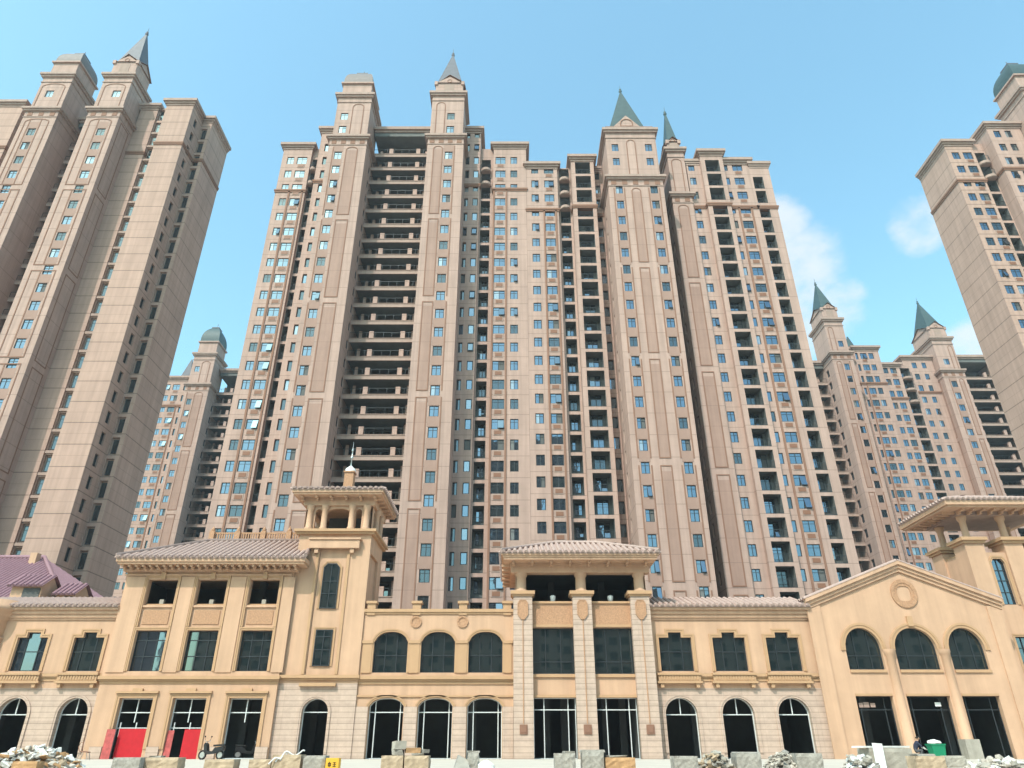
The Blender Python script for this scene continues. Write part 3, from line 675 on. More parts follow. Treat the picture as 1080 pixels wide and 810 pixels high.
def tiles(mb, A, B, up, L, tl=0, tr=0, step=.42, r=.15, mi=0):
    A, B, up = Vector(A), Vector(B), Vector(up).normalized(); e = (B - A); Wd = e.length; e.normalize(); nrm = e.cross(up).normalized()
    if nrm.z < 0: nrm = -nrm
    c, d = A + up * L + e * tl, B + up * L - e * tr
    mb.face([A, B, d, c], mi)
    mb.face([A, B, B - up * .02 - nrm * .12, A - up * .02 - nrm * .12], mi)
    n = int(Wd / step)
    for i in range(n):
        s = (i + .5) * Wd / n; l = L
        if tl > 0: l = min(l, L * s / tl)
        if tr > 0: l = min(l, L * (Wd - s) / tr)
        if l < .2: continue
        k = 5; rows = []
        for q in (-.12, l):
            base = A + e * s + up * q
            rows.append([base + e * (r * cos(pi * j / k)) + nrm * (r * 1.1 * sin(pi * j / k)) for j in range(k + 1)])
        for j in range(k): mb.face([rows[0][j], rows[0][j + 1], rows[1][j + 1], rows[1][j]], mi, True)
        mb.face(rows[0], mi)
def sill(c, w, y, z, name='window_sill'):
    mb = MB(); mb.box(c - w / 2, c + w / 2, y - .42, y + .01, z + .52, z + .66); mb.box(c - w / 2 + .06, c + w / 2 - .06, y - .32, y + .01, z + .12, z + .518)
    n = int((w - .3) / .2)
    for i in range(n):
        x = c - w / 2 + .18 + (w - .36) * (i + .5) / n; mb.box(x - .055, x + .055, y - .36, y - .318, z + .2, z + .5)
    mb.box(c - w / 2 - .05, c + w / 2 + .05, y - .38, y + .01, z - .02, z + .118)
    for sx in (-1, 1): mb.box(c + sx * (w / 2 - .3) - .12, c + sx * (w / 2 - .3) + .12, y - .3, y + .01, z - .3, z - .022)
    return mb.build(name, M_trim, shop)
def bracket(x, y, z, d=.75, m=M_stucco, ax='y', h=.3):
    mb = MB()
    if ax == 'y': mb.box(x - .09, x + .09, y - d, y, z - h * .55, z); mb.box(x - .09, x + .09, y - d * .45, y, z - h, z - h * .552)
    elif ax == 'x-': mb.box(y - d, y, x - .09, x + .09, z - h * .55, z)
    else: mb.box(y, y + d, x - .09, x + .09, z - h * .55, z)
    return mb.build('bracket', m, shop)
YM = 54.0
# --- low wings (far left, and right of the central pavilion)
def wing(x0, x1, wc, dc, ww, dw, gx):
    dops = [(arc(c - dw / 2, c + dw / 2, 3.6, 4.68), ZG, .45, None) for c in dc]
    sect(x0, x1, YM, 62, ZG - .3, 5.3, dops, [M_clad], left=False, right=False, top=False, name='cladding')
    wops = [(stepped(c, ww, 8.72, 9.08), 6.42, .3, None) for c in wc]
    sect(x0, x1, YM, 62, 5.3, 10.9, wops, [M_stucco], left=False, right=False)
    interior(x0 + .1, x1 - .1, YM + .5, 61.9, ZG + .02, 5.2); interior(x0 + .1, x1 - .1, YM + .5, 61.9, 5.6, 10.6)
    for i, c in enumerate(dc):
        P = arc(c - dw / 2, c + dw / 2, 3.6, 4.68)
        pwin(P, ZG, YM + .4, [(c, 3.6, None)], [3.6], M_white, None, .05, 'door_frame')
        surround(P, ZG + .35, YM, .22, .08, 'arch_surround', M_clad)
    for i, c in enumerate(wc):
        P = stepped(c, ww, 8.72, 9.08); pwin(P, 6.42, YM + .24, [c - .48, c + .48], [7.75], M_frame, M_glass if (x0 < -30 and i == 1) else M_glassd)
        surround(P, 6.42, YM, .24, .08); sill(c, ww + .75, YM, 5.62)
    band(x0, x1, YM, 5.95, ((.12, 0, .3), (.2, .1, .3), (.06, -.2, -.002)), endl=False)
    mb = MB()
    for (p, a, b) in ((.1, 9.95, 10.1), (.2, 10.1, 10.35), (.32, 10.35, 10.62), (.5, 10.62, 10.88)): mb.box(x0, x1, YM - p, YM + .02, a, b)
    mb.build('cornice', M_stucco, shop)
    mb = MB(); tiles(mb, (x0, YM - .6, 10.9), (x1, YM - .6, 10.9), (0, 1, .33), 3.4); mb.build('tiled_roof', M_tile, shop)
wing(-42, -29.2, (-39.2, -35.15, -31.0), (-39.2, -35.05, -30.8), 2.2, 2.12, None)
wing(10.05, 22.13, (11.95, 15.88, 19.8), (11.9, 15.88, 19.8), 2.38, 2.25, None)
# round corner turret at the left end
mb = MB(); mb.lathe(-38.9, 54.3, [(1.5, ZG - .3), (1.5, 9.9), (1.62, 9.9), (1.62, 10.1), (1.78, 10.2), (1.95, 10.55), (2.05, 10.6), (2.05, 10.9), (1.9, 10.9), (1.85, 11.3), (0, 11.5)], 28)
mb.lathe(-38.9, 54.3, [(1.5, 6.0), (1.62, 6.0), (1.66, 6.25), (1.5, 6.3)], 28); mb.lathe(-38.9, 54.3, [(1.5, 8.6), (1.58, 8.6), (1.58, 8.75), (1.5, 8.75)], 28)
mb.build('corner_turret', M_stucco, shop)
# --- left pavilion, three storeys under a hipped tile roof
YB = 53.6; bc = (-26.35, -22.6, -18.65)
ops = []
for c in bc:
    ops += [(rect(c - 1.18, c + 1.18, 4.62), ZG, .5, None), (rect(c - 1.14, c + 1.14, 9.15), 6.38, .45, None), (rect(c - 1.1, c + 1.1, 12.82), 10.95, .5, None), (rect(c - 1.14, c + 1.14, 10.8), 9.4, .12, 0)]
mb = MB(); sect(-29.2, -16.6, YB, 63, ZG - .3, 13.6, ops, [M_stucco])
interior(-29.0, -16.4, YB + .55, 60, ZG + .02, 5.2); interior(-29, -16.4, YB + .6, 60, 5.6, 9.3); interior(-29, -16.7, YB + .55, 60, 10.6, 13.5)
for c in bc:
    mb = MB(); mb.box(c - .95, c + .95, YB + .07, YB + .119, 9.6, 10.6); mb.build('relief_panel', M_orn, shop)
    surround([(c - 1.14, 9.4), (c - 1.14, 12.95), (c + 1.14, 12.95), (c + 1.14, 9.4)], 9.4, YB, .2, .1)
    mb = MB(); mb.box(c - .16, c + .16, YB - .2, YB + .01, 12.85, 13.35); mb.build('keystone', M_trim, shop)
    surround(rect(c - 1.14, c + 1.14, 9.17), 6.38, YB, .2, .09)
    pwin(rect(c - 1.14, c + 1.14, 9.15), 6.38, YB + .35, [c - .38, c + .4], [7.4, 8.5], M_frame, M_glass if c < -26 else M_glassd)
    surround(rect(c - 1.18, c + 1.18, 4.64), ZG + .6, YB, .26, .09, 'door_surround')
    mb = MB(); mb.box(c - 1.5, c + 1.5, YB - .2, YB + .01, 4.93, 5.07); mb.box(c - .35, c + .35, YB - .18, YB + .01, 5.072, 5.24); mb.build('door_hood', M_trim, shop)
    mb = MB(); mb.box(c - 1.12, c + 1.12, YB + .25, YB + .4, 10.95, 11.08); mb.box(c - .2, c + .1, YB + .5, YB + .8, 10.95, 11.45, 1); mb.build('parapet_block', [M_trim, M_conc], shop)
    pwin(rect(c - 1.18, c + 1.18, 4.62), ZG, YB + .42, [(c, 3.1, None)] + ([(c + .2, 2.2, 3.1), (c - .9, 2.2, 3.1)] if c < -20 else []), [3.72] + ([2.75] if c < -20 else []), M_white, None, .06, 'door_frame')
for x in (-28.35, -24.47, -20.62, -17.05):
    mb = MB(); mb.box(x - .42, x + .42, YB - .12, YB + .01, ZG - .05, ZG + .75); mb.build('plinth', M_clad, shop)
band(-29.2, -16.6, YB, 5.72, ((.14, 0, .35), (.26, .12, .33), (.06, -.16, -.002)))
for i in range(4):
    xa = (-29.2, -25.15, -21.4, -17.4)[i]; xb = (-27.55, -23.8, -19.9, -16.2)[i]
    mb = MB(); mb.box(xa + .18, xb - .18, YB - .06, YB + .01, 6.3, 13.0); mb.build('pilaster', M_stucco, shop)
mb = MB(); mb.box(-29.32, -16.7, YB - .12, YB + .01, 13.1, 13.22); mb.box(-29.55, -15.6, YB - 1.15, 64, 13.74, 13.9); mb.box(-29.65, -15.5, YB - 1.25, 64.1, 13.9, 14.22); mb.box(-29.4, -16.2, YB - .4, 63.4, 13.38, 13.56); mb.box(-29.4, -16.2, YB - .3, 63.3, 13.56, 13.738); mb.build('eave', M_stucco, shop)
for i in range(26):
    bracket(-29.2 + 12.9 * i / 25, YB - .4, 13.735, .62)
mb = MB(); tiles(mb, (-29.7, YB - 1.3, 14.22), (-15.45, YB - 1.3, 14.22), (0, 1, .5), 5.25, 4.7, .9); tiles(mb, (-29.7, 64.1, 14.22), (-29.7, YB - 1.3, 14.22), (1, 0, .5), 5.25, 4.7, 4.7)
mb.tube([(-29.7, YB - 1.3, 14.35), (-25.0, YB + 3.4, 16.7)], .17, 6); mb.tube([(-15.5, YB - 1.3, 14.35), (-16.35, YB + 3.4, 16.7)], .17, 6); mb.tube([(-25.0, YB + 3.4, 16.7), (-16.3, YB + 3.4, 16.7)], .17, 6)
mb.build('tiled_roof', M_tile, shop)
mb = MB()
mb.box(-24.9, -16.3, YB + 3.5, YB + 3.62, 17.3, 17.42); mb.box(-24.9, -16.3, YB + 3.4, YB + 3.7, 16.5, 16.75)
for i in range(44): x = -24.85 + 8.5 * i / 43; mb.box(x - .05, x + .05, YB + 3.51, YB + 3.61, 16.75, 17.3)
for i in range(5):
    x = -24.9 + 8.5 * i / 4; mb.box(x - .2, x + .2, YB + 3.35, YB + 3.75, 16.5, 17.52)
    mb.lathe(x, YB + 3.55, [(.12, 17.5), (.2, 17.65), (.08, 17.8), (.02, 17.95)], 8)
mb.build('roof_balustrade', M_orn, shop)
# --- the belvedere tower left of the arcade
YC, CX0, CX1, CB = 53.85, -16.6, -11.0, 59.0; cc = -13.8
sect(CX0, CX1, YC, CB, ZG - .3, 5.6, [(arc(cc - .92, cc + .92, 3.75, 4.62), ZG, .5, None)], [M_clad], name='cladding', top=False)
sect(CX0, CX1, YC, CB, 5.6, 16.35, [(rect(cc - 1.05, cc + 1.05, 15.2), 6.15, .16, 0)], [M_stucco], ro=[(rect(54.3, 57.4, 15.0), 11.4, .2, 0)])
mb = MB(); mb.box(cc - 1.02, cc + 1.02, YC + .1, YC + .159, 6.18, 15.17); mb.build('recess_panel', M_stucco, shop)
for (za, zb) in ((6.75, 9.25), (10.75, 14.1)):
    P = rect(cc - .62, cc + .62, zb) if zb < 10 else [(cc - .62, zb - .3), (cc - .35, zb), (cc + .35, zb), (cc + .62, zb - .3)]
    pwin(P, za, YC + .02, [cc], [za + 1.1, za + 2.0], M_frame, M_glassd); surround(P, za, YC + .1, .18, .08)
interior(CX0 + .15, CX1 - .15, YC + .6, CB - .1, ZG + .02, 5.2)
pwin(arc(cc - .92, cc + .92, 3.75, 4.62), ZG, YC + .42, [], [3.75], M_white, None, .05, 'door_frame'); surround(arc(cc - .92, cc + .92, 3.75, 4.62), ZG + .3, YC, .2, .08, 'arch_surround', M_clad)
band(CX0, CX1, YC, 5.8, ((.12, 0, .36), (.24, .14, .34)))
mb = MB(); mb.box(cc - 1.3, cc + 1.3, YC - .26, YC + .01, 5.4, 5.62); mb.build('ledge', M_trim, shop)
mb = MB(); mb.box(cc - 1.85, cc + 2.0, YC - .4, YC + .01, 15.2, 15.85); mb.box(cc - 1.95, cc + 2.1, YC - .5, YC + .01, 15.85, 15.98)
for sx in (-1.3, 1.45): mb.box(cc + sx - .15, cc + sx + .15, YC - .3, YC + .01, 14.85, 15.198)
mb.build('flower_box_shelf', M_stucco, shop)
for xx in (cc - 1.2, cc + 1.2):
    mb = MB(); mb.box(xx - .1, xx + .1, YC - .08, YC + .01, 6.2, 14.85); mb.build('pilaster', M_trim, shop)
mb = MB(); mb.box(CX0 - .25, CX1 + .25, YC - .25, CB + .25, 16.35, 16.52); mb.box(CX0 - .4, CX1 + .4, YC - .4, CB + .4, 16.52, 16.72); mb.build('cornice', M_trim, shop)
# open belvedere: pierced walls on four sides
def belv(T, s0, s1):
    c = (s0 + s1) / 2; mb = MB()
    ops = [(seg_arc(c - 1.0, c + 1.0, 18.1, 18.5), 16.75, .35, None), (seg_arc(s0 + .95, s0 + 1.45, 18.2, 18.45), 16.75, .35, None), (seg_arc(s1 - 1.45, s1 - .95, 18.2, 18.45), 16.75, .35, None)]
    front(mb, T, s0 + .3, s1 - .3, 16.72, 19.0, ops); T2 = lambda s, d, z: T(s, d + .35, z); front(mb, T2, s0 + .3, s1 - .3, 16.72, 19.0, ops[:0] + [(p, a, .001, None) for p, a, d, b in ops])
    return mb.build('belvedere_wall', M_stucco, shop)
belv(TF(YC + .15), CX0, CX1); belv(TL(CX0 + .15), YC, CB); belv(TR(CX1 - .15), YC, CB); belv(lambda s, d, z: (s, CB - .15 - d, z), CX0, CX1)
mb = MB(); mb.box(CX0 + 1.2, CX1 - 1.2, CB - 1.6, CB - 1.2, 16.73, 18.9); mb.build('interior', M_inner, shop)
for x in (CX0 + .55, CX0 + 1.72, CX1 - 1.72, CX1 - .55):
    for (xx, yy) in ((x, YC + .05), (x, CB - .05)):
        mb = MB(); mb.lathe(xx, yy, [(.3, 16.73), (.3, 16.9), (.24, 16.95), (.22, 18.3), (.29, 18.4), (.31, 18.55), (.31, 18.7)], 14); mb.build('column', M_stucco, shop)
for y in (YC + 1.7, CB - 1.7):
    mb = MB(); mb.lathe(CX1 - .05, y, [(.3, 16.73), (.3, 16.9), (.24, 16.95), (.22, 18.3), (.29, 18.4), (.31, 18.55), (.31, 18.7)], 14); mb.build('column', M_stucco, shop)
mb = MB(); e = .05
mb.box(CX0 - .05, CX1 + .05, YC - .05, CB + .05, 18.7, 19.35); mb.box(CX0 - .72, CX1 + .7, YC - .9, CB + .9, 19.35, 19.5); mb.box(CX0 - .82, CX1 + .8, YC - 1.0, CB + 1.0, 19.5, 19.8); mb.build('eave', M_stucco, shop)
for i in range(6): bracket(CX0 - .1 + (CX1 - CX0 + .2) * i / 5, YC - .05, 19.34, .65)
for i in range(6): bracket(YC + (CB - YC) * i / 5, CX1 + .05, 19.34, .5, ax='x+')
mb = MB(); x0, x1, y0, y1 = CX0 - .87, CX1 + .85, YC - 1.05, CB + 1.05
tiles(mb, (x0, y0, 19.8), (x1, y0, 19.8), (0, 1, .25), 3.7, 3.6, 3.6); tiles(mb, (x1, y0, 19.8), (x1, y1, 19.8), (-1, 0, .25), 3.7, 3.6, 3.6); tiles(mb, (x0, y1, 19.8), (x0, y0, 19.8), (1, 0, .25), 3.7, 3.6, 3.6)
mb.build('tiled_roof', M_tile, shop)
mb = MB(); fx, fy = cc + .1, 55.8; mb.box(fx - .38, fx + .38, fy - .38, fy + .38, 20.4, 22.1); mb.box(fx - .46, fx + .46, fy - .46, fy + .46, 22.1, 22.22)
mb.lathe(fx, fy, [(.46, 22.22), (.4, 22.5), (.2, 22.68), (.08, 22.8)], 16, 1); mb.lathe(fx, fy, [(.05, 22.75), (.05, 23.4), (.13, 23.5), (.13, 23.6), (.04, 23.7), (.04, 24.1), (.1, 24.2), (.015, 24.4), (.01, 25)], 10, 2)
mb.build('roof_finial', [M_orn, M_whitep, M_steel], shop)
# --- arcade
DX0, DX1 = -11.0, .1; dcs = (-8.85, -5.4, -1.93)
ops = []
for c in dcs: ops += [(seg_arc(c - 1.22, c + 1.22, 4.15, 4.66), ZG, .5, None), (seg_arc(c - 1.24, c + 1.24, 8.4, 9.12), 6.32, .4, None)]
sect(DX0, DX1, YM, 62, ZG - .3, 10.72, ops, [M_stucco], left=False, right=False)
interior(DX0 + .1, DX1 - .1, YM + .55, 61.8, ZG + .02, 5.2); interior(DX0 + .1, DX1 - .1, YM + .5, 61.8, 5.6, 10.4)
for c in dcs:
    P = seg_arc(c - 1.22, c + 1.22, 4.15, 4.66); pwin(P, ZG, YM + .42, [c - .8, c + .95], [3.75], M_white, None, .05, 'door_frame'); surround(P, 4.1, YM, .2, .1, 'arch_surround')
    P = seg_arc(c - 1.24, c + 1.24, 8.4, 9.12); pwin(P, 6.32, YM + .3, [c - .42, c + .42], [7.5], M_frame, M_glassd); surround(P, 6.32, YM, .2, .09)
for x0, x1 in ((DX0, -10.1), (-7.6, -6.65), (-4.15, -3.18), (-.68, DX1)):
    mb = MB(); mb.box(x0 + .02, x1 - .02, YM - .09, YM + .01, ZG - .05, 4.1); mb.build('pier_cladding', M_clad, shop)
    mb = MB(); mb.box(x0 + .12, x1 - .12, YM - .08, YM + .01, 6.3, 8.3); mb.box(x0 + .04, x1 - .04, YM - .14, YM + .01, 8.3, 8.5); mb.build('pilaster', M_trim, shop)
band(DX0, DX1, YM, 5.75, ((.16, 0, .36), (.28, .12, .34), (.08, -.2, -.002)), endl=False); band(DX0, DX1, YM, 4.72, ((.1, 0, .12),), endl=False)
mb = MB(); mb.box(DX0, DX1, YM - .16, YM + .3, 10.5, 10.72); mb.box(DX0, DX1, YM - .08, YM + .01, 10.36, 10.498); mb.build('cornice', M_trim, shop)
for x in (-10.5, -7.12, -3.66, -.35):
    mb = MB(); mb.box(x - .3, x + .3, YM - .1, YM + .45, 10.3, 11.12); mb.box(x - .4, x + .4, YM - .2, YM + .55, 11.12, 11.3); mb.build('parapet_post', M_trim, shop)
for x in (-7.12, -3.66):
    mb = MB(); T = TF(YM); ring(mb, T, [(x + .3 * cos(i * pi / 10), 9.82 + .3 * sin(i * pi / 10)) for i in range(20)], .12, -.09, .01); mb.face([(x + .3 * cos(i * pi / 10), YM - .04, 9.82 + .3 * sin(i * pi / 10)) for i in range(20)]); mb.build('medallion', M_orn, shop)
# --- central pavilion
YE = 53.3; pc = (.80, 5.2, 9.5)
for a, b in ((pc[0] + .7, pc[1] - .7), (pc[1] + .7, pc[2] - .7)):
    c = (a + b) / 2
    sect(a - .05, b + .05, YE + .55, 62, ZG - .3, 11.1, [(rect(a, b, 4.66), ZG, .4, None), (rect(a, b, 9.36), 6.22, .4, None)], [M_stucco], left=False, right=False, top=False)
    mb = MB(); mb.box(a, b, YE + .5, YE + .549, 9.6, 10.95); mb.build('relief_panel', M_orn, shop)
    for q in ((.4, .75, 11.1, 11.25), (.45, .54, 9.42, 9.6), (.42, .54, 6.0, 6.2), (.45, .54, 4.68, 4.85)):
        mb = MB(); mb.box(a, b, YE + q[0], YE + q[1], *q[2:]); mb.build('string_course', M_trim, shop)
    pwin(rect(a + .01, b - .01, 9.36), 6.22, YE + .8, [a + .95, a + 2.05], [7.05], M_frame, M_glassd)
    pwin(rect(a + .01, b - .01, 4.66), ZG, YE + .85, [a + .75, b - .55], [3.9], M_white, None, .05, 'door_frame')
    interior(a, b, YE + 1.0, 62, ZG + .02, 5.2); interior(a, b, YE + 1.0, 62, 5.5, 9.6)
    mb = MB(); mb.lathe(c + .1, YE + 1.1, [(.12, 11.25), (.2, 11.5), (.22, 11.75), (.1, 11.8)], 10); mb.build('urn', M_whitep, shop)
for sx in (pc[0] - .55, pc[2] + .55):
    mb = MB(); mb.box(min(sx, sx), sx + .01, YE + .3, 62, ZG, 13.6); mb.build('wall', M_stucco, shop)
interior(pc[0] - .4, pc[2] + .4, YE + 2.6, 62, 11.12, 13.7)
for c in pc:
    mb = MB(); mb.box(c - .7, c + .7, YE, YE + 1.2, ZG - .3, 11.55); pl = mb.build('pillar', M_clad, shop)
    mb = MB(); mb.box(c - .8, c + .8, YE - .1, YE + 1.3, 11.55, 11.68); mb.box(c - .9, c + .9, YE - .2, YE + 1.4, 11.68, 11.92); mb.build('capital', M_trim, pl)
    mb = MB(); T = TF(YE); P = [(c - .32, 10.25), (c - .32, 11.0), (c - .2, 11.2), (c + .2, 11.2), (c + .32, 11.0), (c + .32, 10.25), (c + .1, 9.95), (c - .1, 9.95)]
    mb.face([T(x, -.06, z) for x, z in P]); ring(mb, T, P, .07, -.09, .01); mb.box(c - .03, c + .03, YE - .05, YE + .01, 3.0, 9.95); mb.build('plaque', M_orn, pl)
    mb = MB(); mb.box(c - .27, c + .27, YE - .07, YE + .01, 2.35, 2.95); mb.box(c - .17, c + .17, YE - .1, YE - .072, 2.45, 2.85); mb.build('bronze_square', M_brown, pl)
    mb = MB(); mb.lathe(c + (-.12 if c < 2 else .12 if c > 8 else 0), YE + .55, [(.5, 11.93), (.5, 12.05), (.4, 12.1), (.38, 13.0), (.46, 13.1), (.5, 13.3)], 18); mb.build('column', M_stucco, shop)
mb = MB(); mb.box(-.1, 10.4, YE + .05, YE + .95, 13.3, 13.85); mb.box(-.2, 10.5, YE - .05, 62, 13.85, 14.0); mb.box(-.62, 10.78, YE - 1.15, 62.5, 14.0, 14.16); mb.box(-.7, 10.88, YE - 1.22, 62.6, 14.16, 14.3); mb.box(-.8, 10.98, YE - 1.3, 62.7, 14.3, 14.52); mb.build('eave', M_stucco, shop)
for i in range(8): bracket(.1 + 10 * i / 7, YE - .05, 13.998, .8)
for i in range(6): bracket(YE + .6 + 1.5 * i, -.2, 13.998, .6, ax='x-')
mb = MB(); tiles(mb, (-.85, YE - 1.35, 14.52), (11.03, YE - 1.35, 14.52), (0, 1, .4), 4.6, 4.27, 4.27); tiles(mb, (-.85, 62.5, 14.52), (-.85, YE - 1.35, 14.52), (1, 0, .4), 4.6, 4.27, 4.27); tiles(mb, (11.03, YE - 1.35, 14.52), (11.03, 62.5, 14.52), (-1, 0, .4), 4.6, 4.27, 4.27)
mb.tube([(-.85, YE - 1.35, 14.65), (3.4, YE + 2.9, 16.35), (6.8, YE + 2.9, 16.35), (11.03, YE - 1.35, 14.65)], .15, 6); mb.build('tiled_roof', M_tile, shop)
# --- gabled hall on the right
YG, GX0, GX1, GA = 53.7, 22.15, 36.05, 29.35
gw = ((25.5, 1.3), (29.3, 1.52), (33.0, 1.3))
mb = MB(); ops = []
for c, r in gw: ops += [(arc(c - r, c + r, 7.9, 9.35), 6.5, .4, None), (rect(c - r, c + r, 4.76), ZG, .5, None)]
front(mb, TF(YG), GX0, GX1, ZG - .3, 11.3, ops)
mb.face([(GX0, YG, 11.3), (GX1, YG, 11.3), (GA, YG, 13.98)])
mb.face([(GX0, YG, ZG - .3), (GX0, 66, ZG - .3), (GX0, 66, 11.3), (GX0, YG, 11.3)]); mb.face([(GX1, YG, ZG - .3), (GX1, 66, ZG - .3), (GX1, 66, 11.3), (GX1, YG, 11.3)])
mb.build('wall', [M_stucco], shop)
interior(GX0 + .2, GX1 - .2, YG + .6, 63, ZG + .02, 5.2); interior(GX0 + .2, GX1 - .2, YG + .6, 63, 5.5, 9.8)
for c, r in gw:
    P = arc(c - r, c + r, 7.9, 9.35); pwin(P, 6.5, YG + .3, [c - r * .4, c + r * .4], [7.45], M_frame, M_glassd); surround(P, 7.8, YG, .34, .1)
    pwin(rect(c - r, c + r, 4.76), ZG, YG + .42, [c - r * .72, c + r * .6], [3.9], M_frame, None, .05, 'door_frame')
    mb = MB(); mb.box(c - r, c + r, YG - .1, YG + .01, 6.3, 6.48); mb.build('ledge', M_trim, shop); mb = MB(); mb.box(c - r, c + r, YG - .06, YG + .01, 4.78, 4.92); mb.build('ledge', M_trim, shop)
mb = MB(); mb.box(29.3 - .2, 29.3 + .2, YG - .2, YG + .01, 9.45, 10.15); mb.build('keystone', M_trim, shop)
for x in (27.28, 31.26):
    mb = MB(); mb.lathe(x, YG + .02, [(.42, ZG), (.42, 1.6), (.34, 1.65), (.31, 7.4), (.38, 7.5), (.44, 7.7), (.44, 7.85)], 16); c_ = mb.build('half_column', M_stucco, shop)
    if x > 30: mb = MB(); mb.box(x - .5, x + .5, YG - .55, YG + .3, ZG - .05, 2.05); mb.build('column_base', M_conc, c_)
mb = MB(); T = TF(YG); P = [(29.42 + .72 * cos(pi * i / 12), 11.8 + .78 * sin(pi * i / 12)) for i in range(24)]; ring(mb, T, P, .26, -.1, .01)
Q = [(29.42 + .42 * cos(pi * i / 2 + pi / 4) * (1.15), 11.8 + .46 * sin(pi * i / 2 + pi / 4) * 1.15) for i in range(4)]
ring(mb, T, [(29.42 + .5 * (abs(cos(a)) ** .6) * (1 if cos(a) > 0 else -1), 11.8 + .55 * (abs(sin(a)) ** .6) * (1 if sin(a) > 0 else -1)) for a in [2 * pi * i / 24 for i in range(24)]], .24, -.06, .01); mb.build('medallion', M_orn, shop)
for sx, xe in ((-1, GX0), (1, GX1)):
    mb = MB(); ze = 11.3
    def sl_(x): return 13.98 + (ze - 13.98) * (x - GA) / (xe - GA)
    xo = xe + sx * .35
    for (p, a, b) in ((.16, -.55, -.3), (.28, -.3, -.05), (.42, -.05, .22)):
        A, B = (GA, sl_(GA)), (xo, sl_(xo))
        q = [(GA, YG - p, A[1] + a), (xo, YG - p, B[1] + a), (xo, YG - p, B[1] + b), (GA, YG - p, A[1] + b)]; r = [(x, YG + .02, z) for x, y, z in q]
        mb.face(q)
        for i in range(4): mb.face([q[i], q[(i + 1) % 4], r[(i + 1) % 4], r[i]])
    mb.build('gable_cornice', M_stucco, shop)
    mb = MB(); up = Vector((-sx * abs(xo - GA), 0, sl_(GA) - sl_(xo))); e0, e1 = (xo, YG - .45, sl_(xo) + .22), (xo, 66, sl_(xo) + .22)
    tiles(mb, e0 if sx < 0 else e0, e1, up, up.length); mb.build('tiled_roof', M_tile, shop)
for sx, xe in ((-1, GX0), (1, GX1)):
    mb = MB(); mb.box(xe - .25 if sx < 0 else xe - .75, xe + .75 if sx < 0 else xe + .25, YG - .1, YG + .01, ZG - .05, 11.0 if sx < 0 else 10.9); mb.build('pilaster', M_stucco, shop)
for (x, z, w, h) in ((24.62, 4.2, .3, .3), (25.0, 4.22, .38, .34), (25.45, 4.2, .34, .28), (30.05, 4.25, .42, .26)):
    mb = MB(); mb.box(x - w / 2, x + w / 2, YG + .345, YG + .36, z - h / 2, z + h / 2); mb.build('paper_notice', M_slab if x < 30 else M_whitep, shop)
# --- corner tower behind the gable, open under a wide tiled roof
YH, HX0, HX1, HB = 55.5, 36.3, 43.6, 60.3
sect(HX0 + .15, HX1, YH + .2, HB, ZG - .3, 15.4, [(rect(38.1, 39.15, 9.0), 6.2, .3, None), ([(38.1, 14.6), (38.3, 14.9), (38.95, 14.9), (39.15, 14.6)], 11.35, .3, None), (rect(40.9, 42.2, 9.0), 6.2, .3, None), (rect(40.9, 42.2, 14.9), 11.35, .3, None), (rect(37.9, 39.4, 4.6), ZG, .3, None)], [M_stucco])
for (xa, xb, za, zb) in ((38.1, 39.15, 6.2, 9.0), (40.9, 42.2, 6.2, 9.0), (40.9, 42.2, 11.35, 14.9)):
    pwin(rect(xa, xb, zb), za, YH + .42, [(xa + xb) / 2], [za + 1, za + 2], M_frame, M_glass); surround(rect(xa, xb, zb), za, YH + .2, .2, .08)
P = [(38.1, 14.6), (38.3, 14.9), (38.95, 14.9), (39.15, 14.6)]; pwin(P, 11.35, YH + .42, [38.62], [12.3, 13.2, 14.0], M_frame, M_glass); surround(P, 11.35, YH + .2, .22, .09)
interior(37.5, 43, YH + .8, 60.8, ZG + .02, 5.2); band(37.9, HX1, YH + .2, 5.75, ((.14, 0, .35), (.24, .12, .33)), endl=False)
for (x, y) in ((HX0, YH), (39.45, YH), (HX1 - 1.55, YH), (HX0, HB - 1.5), (HX1 - 1.55, HB - 1.5)):
    mb = MB(); mb.box(x, x + 1.5, y, y + 1.6, ZG - .3 if y < 57 else 10, 16.1); mb.build('corner_pier', M_stucco, shop)
    mb = MB(); mb.box(x - .15, x + 1.65, y - .15, y + 1.75, 16.1, 16.3); mb.box(x - .3, x + 1.8, y - .3, y + 1.9, 16.3, 16.55); mb.build('capital', M_trim, shop)
    mb = MB(); mb.lathe(x + .75, y + .6, [(.36, 16.56), (.36, 16.7), (.27, 16.8), (.25, 18.0), (.36, 18.2), (.38, 18.45)], 16); mb.build('column', M_stucco, shop)
mb = MB(); mb.box(HX0 + .25, HX0 + .4, YH + 1.6, HB - 1.5, 14.5, 14.75); mb.box(HX0 + .2, HX0 + .45, YH + 1.6, HB - 1.5, 15.3, 15.55); mb.box(HX0 + .3, HX0 + .42, YH + 1.6, HB - 1.5, 11, 15.3); mb.build('parapet', M_trim, shop)
mb = MB(); mb.box(HX0 + .1, HX1 - .1, YH + .1, HB - .1, 18.45, 18.75, 1); mb.box(HX0 - 1.25, HX1 + 1.2, YH - 1.2, HB + 1.2, 18.75, 18.9); mb.box(HX0 - 1.4, HX1 + 1.3, YH - 1.35, HB + 1.3, 18.9, 19.35); mb.build('eave', [M_stucco, M_dado], shop)
for i in range(9): bracket(HX0 + .2 + 6.9 * i / 8, YH + .1, 18.748, .95)
for i in range(8): bracket(YH + .3 + 5 * i / 7, HX0 + .1, 18.748, 1.0, ax='x-')
mb = MB(); x0, x1, y0, y1 = HX0 - 1.45, HX1 + 1.35, YH - 1.4, HB + 1.35
